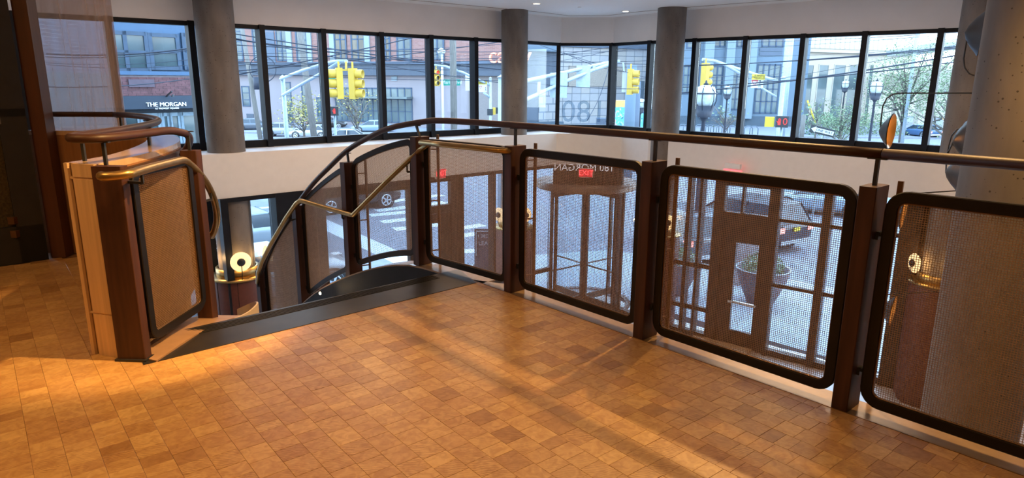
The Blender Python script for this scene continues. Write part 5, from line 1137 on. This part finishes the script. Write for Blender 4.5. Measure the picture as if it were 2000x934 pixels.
# street lamps
def streetlamp(u, v, r_, s, label, h2=True):
    c = onr(u, v, r_); o = thing('street_lamp', (c.x, c.y, ZST), label, 'street lamp')
    k = MB(); k.lathe([(.16*s, .0), (.09*s, .1), (.075*s, 1.2), (.055*s, c.z-ZST-.62*s), (.13*s, c.z-ZST-.5*s)], (c.x, c.y, ZST), (0, 0, 1), 14); k.build('lamp_post', M['cable'], o)
    k = MB(); k.lathe([(.10*s, -.52*s), (.26*s, -.20*s), (.30*s, -.15*s), (.20*s, -.5*s)], c, (0, 0, 1), 18); k.lathe([(.02, .58*s), (.04*s, .50*s), (.10*s, .46*s), (.04*s, .50*s)], c, (0, 0, 1), 18)
    for i in range(6):
        a = i*pi/3; k.tube([c+Vector((.24*s*math.cos(a), .24*s*math.sin(a), -.3*s)), c+Vector((.345*s*math.cos(a), .345*s*math.sin(a), .0)), c+Vector((.34*s*math.cos(a), .34*s*math.sin(a), .25*s)), c+Vector((.2*s*math.cos(a), .2*s*math.sin(a), .42*s))], .015*s, 5)
    k.lathe([(.335*s, .18*s), (.35*s, .20*s), (.335*s, .22*s)], c, (0, 0, 1), 20); k.build('lantern_cage', M['cable'], o)
    k = MB(); k.lathe([(.12*s, -.24*s), (.27*s, -.05*s), (.31*s, .18*s), (.26*s, .38*s), (.05*s, .46*s)], c, (0, 0, 1), 20); k.build('globe', mat('frosted_globe', (.50, .57, .60), .15), o)
streetlamp(1377, 196, 22, 1.05, 'large caged street lantern close outside the right windows')
streetlamp(1421, 180, 48, .9, 'small street lamp behind the mullion right of the large lantern')
streetlamp(1711, 176, 40, 1.0, 'street lantern standing left of the big tree')
streetlamp(1651, 168, 62, .95, 'distant street lamp before the narrow hall windows')
streetlamp(1251, 206, 46, 1.0, 'old street lantern before the painted van')
lp = thing('lamp_head', tuple(onr(860, 100, 58)), 'pale street light head above the red signal', 'street lamp'); k = MB(); k.tube([(onr(863, 104, 58).x, onr(863, 104, 58).y, ZST), onr(863, 104, 58)], .10, 8); k.lathe([(.3, 0), (.36, .2), (.05, .45)], onr(862, 104, 58), (0, 0, 1), 12); k.build('head', M['signwhite'], lp)
# bike racks
for i, u in enumerate((1334, 1343, 1366, 1377, 1387, 1397, 1408, 1419, 1430, 1463, 1474)):
    c = onr(u, 240, 78); k = MB(); k.tube([(c.x-.45, c.y, ZST+.15), (c.x-.45, c.y, ZST+.95), (c.x-.2, c.y, ZST+1.2), (c.x+.2, c.y, ZST+1.2), (c.x+.45, c.y, ZST+.95), (c.x+.45, c.y, ZST+.15)], .05, 6); o = k.build('bike_rack', M['rack'])
    setp(o, 'hoop shaped steel bike rack in the row before the office building', 'bike rack', 'bike racks before the office building')
# planters by the entrance
def planter(u, v, r_, R, label, h=.85, gm='leafpale'):
    c = onr(u, v, r_); o = thing('bowl_planter', (c.x, c.y, ZST+.15), label, 'planter'); k = MB()
    k.lathe([(R*.42, 0), (R*.50, .02), (R*.86, h*.62), (R, h*.95), (R*1.04, h), (R*.93, h), (R*.90, h*.86), (.02, h*.84)], (0, 0, 0), (0, 0, 1), 32); k.build('bowl', mat('planter_plum', (.16, .13, .145), .6, vary=.08), o, world=False)
    k = MB(); k.lathe([(R*.965, h*.99), (R*1.045, h*1.005), (R*.95, h*1.008)], (0, 0, 0), (0, 0, 1), 32); k.build('rim', M['walk'], o, world=False)
    k = MB(); r2 = random.Random(u)
    for i in range(1500):
        a, q, zz = r2.random()*2*pi, R*.78*r2.random()**.5, r2.random(); p = Vector((q*math.cos(a), q*math.sin(a), h*.86+zz*(.55*(1-(q/R)**2)+.06))); d = Vector((r2.gauss(0, 1), r2.gauss(0, 1), r2.gauss(.4, 1))).normalized(); e = d.cross(Vector((r2.gauss(0, 1), r2.gauss(0, 1), 1))).normalized(); s = r2.uniform(.03, .06)
        k.add([p-e*s*.35, p+d*s, p+e*s*.35, p-d*s*.3], [(0, 1, 2, 3)])
    k.build('foliage', M[gm], o, world=False, kind='stuff'); return o
planter(1487, 560, 17.9, .68, 'wide plum bowl planter standing before the dark navy SUV', .95)
planter(1318, 520, 18.0, .68, 'wide plum bowl planter in the left part of the parked SUV panel', .95)
planter(965, 540, 17.6, .62, 'bowl planter with a round bush below the leasing board', .7)
pp = thing('entry_pillar', tuple(onz(1447, 560, ZST)), 'grey metal pillar outside the right swing door', 'pillar'); c = onr(1446, 560, 19.5); k = MB(); k.box(c.x-.42, c.x+.42, c.y-.2, c.y+.2, ZST, onr(1446, 436, 19.5).z); k.build('pillar', M['lav'], pp); k = MB(); k.box(c.x-.5, c.x+.5, c.y-.26, c.y+.26, onr(1446, 436, 19.5).z, onr(1446, 428, 19.5).z); k.build('cap', M['signwhite'], pp)

# =================================================================== TREES
def tree(u, r_, h, cr, label, gm, seed, n=3500, zc=.62, bare=False, name='tree', flat=.8, leaf=.16):
    a = onr(u, 262, r_); o = thing(name, (a.x, a.y, ZST), label, 'tree'); rr_ = random.Random(seed)
    k = MB(); tips = []
    k.tube([(0, 0, 0), (rr_.uniform(-.1, .1), 0, h*.25), (rr_.uniform(-.2, .2), 0, h*.5)], [h*.022, h*.018, h*.013], 8)
    for i in range(11):
        a_ = rr_.random()*2*pi; z0 = h*rr_.uniform(.15, .45); el_ = rr_.uniform(.5, 1.2); L = h*rr_.uniform(.3, .5); d = Vector((math.cos(a_)*math.cos(el_), math.sin(a_)*math.cos(el_), math.sin(el_)))
        p0 = Vector((0, 0, z0)); p1 = p0+d*L*.5+Vector((0, 0, .1)); p2 = p0+d*L; k.tube([p0, p1, p2], [h*.010, h*.007, h*.003], 5); tips.append(p2)
        for j in range(3): q_ = p1+Vector((rr_.gauss(0, 1), rr_.gauss(0, 1), rr_.gauss(.6, .6))).normalized()*L*.5; k.tube([p1, q_], [h*.005, h*.002], 4); tips.append(q_)
    k.build('trunk', M['bark'], o, world=False)
    k = MB()
    for i in range(n):
        if rr_.random() < .6: p = rr_.choice(tips)+Vector((rr_.gauss(0, cr*.22), rr_.gauss(0, cr*.22), rr_.gauss(0, cr*.18)))
        else:
            q_ = Vector((rr_.gauss(0, 1), rr_.gauss(0, 1), rr_.gauss(0, 1))).normalized()*cr*rr_.random()**.4; p = Vector((q_.x, q_.y, h*zc+q_.z*flat))
        d = Vector((rr_.gauss(0, 1), rr_.gauss(0, 1), rr_.gauss(0, .7))).normalized(); e = d.cross(Vector((rr_.gauss(0, 1), rr_.gauss(0, 1), 1))).normalized(); s = leaf*rr_.uniform(.6, 1.4)
        k.add([p-e*s*.5, p+d*s, p+e*s*.5, p-d*s*.6], [(0, 1, 2, 3)])
    if n: k.build('foliage', M[gm], o, world=False, kind='stuff')
    return o
tree(1762, 62, 10.0, 3.4, 'big loose crowned tree in the fourth right window', 'leafpale', 3, 5500, .62, leaf=.085)
tree(1868, 58, 10.2, 3.2, 'tree partly hidden behind the far column at the right', 'leafpale', 4, 4500, .62, leaf=.09)
tree(1642, 60, 5.2, 2.0, 'small bushy green tree right of the one way sign', 'leafpale', 5, 2600, .50, leaf=.075)
tree(1592, 74, 5.0, 1.6, 'bare sapling before the cream hall', 'leafpale', 6, 150, .6)
tree(1414, 70, 5.0, 1.2, 'bare sapling behind the bike racks', 'leafpale', 8, 60, .6)
tree(594, 66, 5.6, 1.7, 'yellow leaved tree beside the brown utility pole', 'leafy', 9, 850, .55, leaf=.12)
tree(698, 66, 7.0, 2.2, 'nearly bare tree before the glass shop front', 'leafy', 10, 220, .6, leaf=.11)
tree(247, 18.5, 4.2, .7, 'slim green tree by the navy shop front', 'leaf', 11, 1500, .75, leaf=.10)
tree(115, 26, 5.2, 1.0, 'green tree glimpsed at the far left behind the glass screen', 'leaf', 12, 1500, .7, leaf=.12)
def shrub(u, r_, R, h, label, gm, seed, n=2500):
    a = onr(u, 262, r_); o = thing('shrub', (a.x, a.y, ZST), label, 'shrub'); rr_ = random.Random(seed); k = MB()
    for i in range(n):
        q_ = Vector((rr_.gauss(0, 1), rr_.gauss(0, 1), abs(rr_.gauss(0, 1)))).normalized()*rr_.random()**.3; p = Vector((q_.x*R, q_.y*R, q_.z*h)); d = Vector((rr_.gauss(0, 1), rr_.gauss(0, 1), rr_.gauss(.3, .7))).normalized(); e = d.cross(Vector((rr_.gauss(0, 1), rr_.gauss(0, 1), 1))).normalized(); s = .13*rr_.uniform(.6, 1.4); k.add([p-e*s*.5, p+d*s, p+e*s*.5, p-d*s*.6], [(0, 1, 2, 3)])
    k.build('foliage', M[gm], o, world=False, kind='stuff')
shrub(1826, 46, 2.2, 2.4, 'dense green shrub at the foot of the last right window', 'leaf', 21, 4500)
shrub(1700, 88, 4.0, 2.6, 'low green shrubs at the foot of the cream hall', 'leafpale', 22, 2000)
shrub(1606, 84, 2.5, 2.6, 'dark bush beside the yellow guy wire guard', 'leaf', 23, 1500)
k = MB(); k.tube([onr(1592, 240, 80), onr(1577, 196, 80)], .10, 6); o = k.build('guy_guard', M['signyellow']); setp(o, 'slanting yellow guy wire guard before the cream hall', 'guard')

# =================================================================== OVERHEAD CABLES
def cable(u0, v0, u1, v1, r0, r1, rad, sag=.12):
    a, b = onr(u0, v0, r0), onr(u1, v1, r1); pts = []
    for i in range(13):
        t = i/12; p = a+(b-a)*t; p.z -= sag*4*t*(1-t); pts.append(p)
    rad *= .78; zn = 'left' if u1 <= 1010 else ('centre' if u1 <= 1300 else 'right'); tk = 'thick' if rad > .0148 else 'thin'; cl = ('%s black cable strung across the street outside the %s windows' % (tk, zn), 'cable', '%s overhead cables outside the %s windows' % (tk, zn))
    k = MB(); k.tube(pts, rad, 5); o = k.build('overhead_cable', M['cable']); setp(o, *cl)
for c_ in ((200, 98, 420, 84, 17, 17, .022), (200, 103, 520, 80, 17.2, 17.5, .012), (200, 118, 420, 108, 19, 19, .008), (200, 124, 420, 120, 19, 19, .008), (200, 161, 460, 140, 18, 20, .014),
           (430, 72, 640, 96, 30, 32, .028), (430, 86, 660, 92, 30, 32, .022), (460, 104, 800, 92, 31, 34, .016), (440, 116, 720, 110, 31, 33, .012), (440, 140, 640, 118, 31, 33, .03), (430, 152, 520, 132, 30, 30, .03),
           (600, 84, 900, 124, 32, 32, .03), (600, 92, 960, 132, 32, 32, .024), (600, 108, 900, 112, 32, 32, .02), (640, 104, 890, 146, 30, 30, .022), (760, 118, 1000, 116, 33, 34, .024), (760, 130, 1010, 136, 33, 34, .018), (800, 150, 1010, 157, 28, 28, .016), (760, 132, 890, 90, 34, 31, .012),
           (980, 120, 1110, 100, 34, 36, .024), (980, 112, 1090, 104, 34, 36, .018), (990, 136, 1110, 112, 34, 36, .014), (1030, 160, 1290, 172, 28, 28, .016), (1010, 96, 1290, 96, 34, 34, .014), (1100, 102, 1215, 140, 30, 30, .014), (1104, 100, 1300, 160, 30, 30, .012), (1030, 125, 1290, 128, 36, 36, .016), (1180, 116, 1300, 116, 32, 32, .016),
           (1320, 127, 1560, 112, 27, 27, .022), (1550, 112, 1890, 88, 27, 26, .026), (1320, 170, 1560, 148, 25, 24.5, .024), (1550, 150, 1890, 104, 24.5, 23, .028), (1320, 185, 1470, 158, 30, 31, .012), (1330, 84, 1890, 62, 40, 38, .014), (1330, 98, 1560, 84, 40, 40, .012), (1350, 112, 1560, 104, 40, 40, .010), (1380, 152, 1530, 130, 44, 50, .02), (1390, 158, 1530, 142, 44, 50, .018)):
    u0, v0, u1, v1, r0, r1, rad = c_
    if (u0, u1) not in ((760, 890), (1380, 1530), (1390, 1530), (1100, 1215)):      # run on until hidden by a column or the wall
        lo_u, hi_u = (90, 432) if u1 < 530 and u0 < 300 else ((425, 1004) if u1 <= 1010 else ((1003, 1308) if u1 <= 1300 else (1300, 1900)))
        g = lambda u: v0+(v1-v0)*(u-u0)/(u1-u0); h_ = lambda u: min(60, max(16, r0+(r1-r0)*(u-u0)/(u1-u0)))
        c_ = (lo_u, g(lo_u), hi_u, g(hi_u), h_(lo_u), h_(hi_u), rad)
    cable(*c_)
for q in ((1192, 124, 29.8, 1147, 235), (1196, 124, 29.8, 1183, 238)):
    a = onr(q[0], q[1], q[2]); b = onr(q[3], q[4], 25.5); m_ = (a+b)/2-Vector((0, 0, .3)); k = MB(); k.tube(smooth([a, m_, b]), .016, 5); o = k.build('guy_cable', M['cable']); setp(o, 'drooping black guy cable over the etched number %s' % ('left of the pair' if q[3] < 1160 else 'right of the pair'), 'cable')
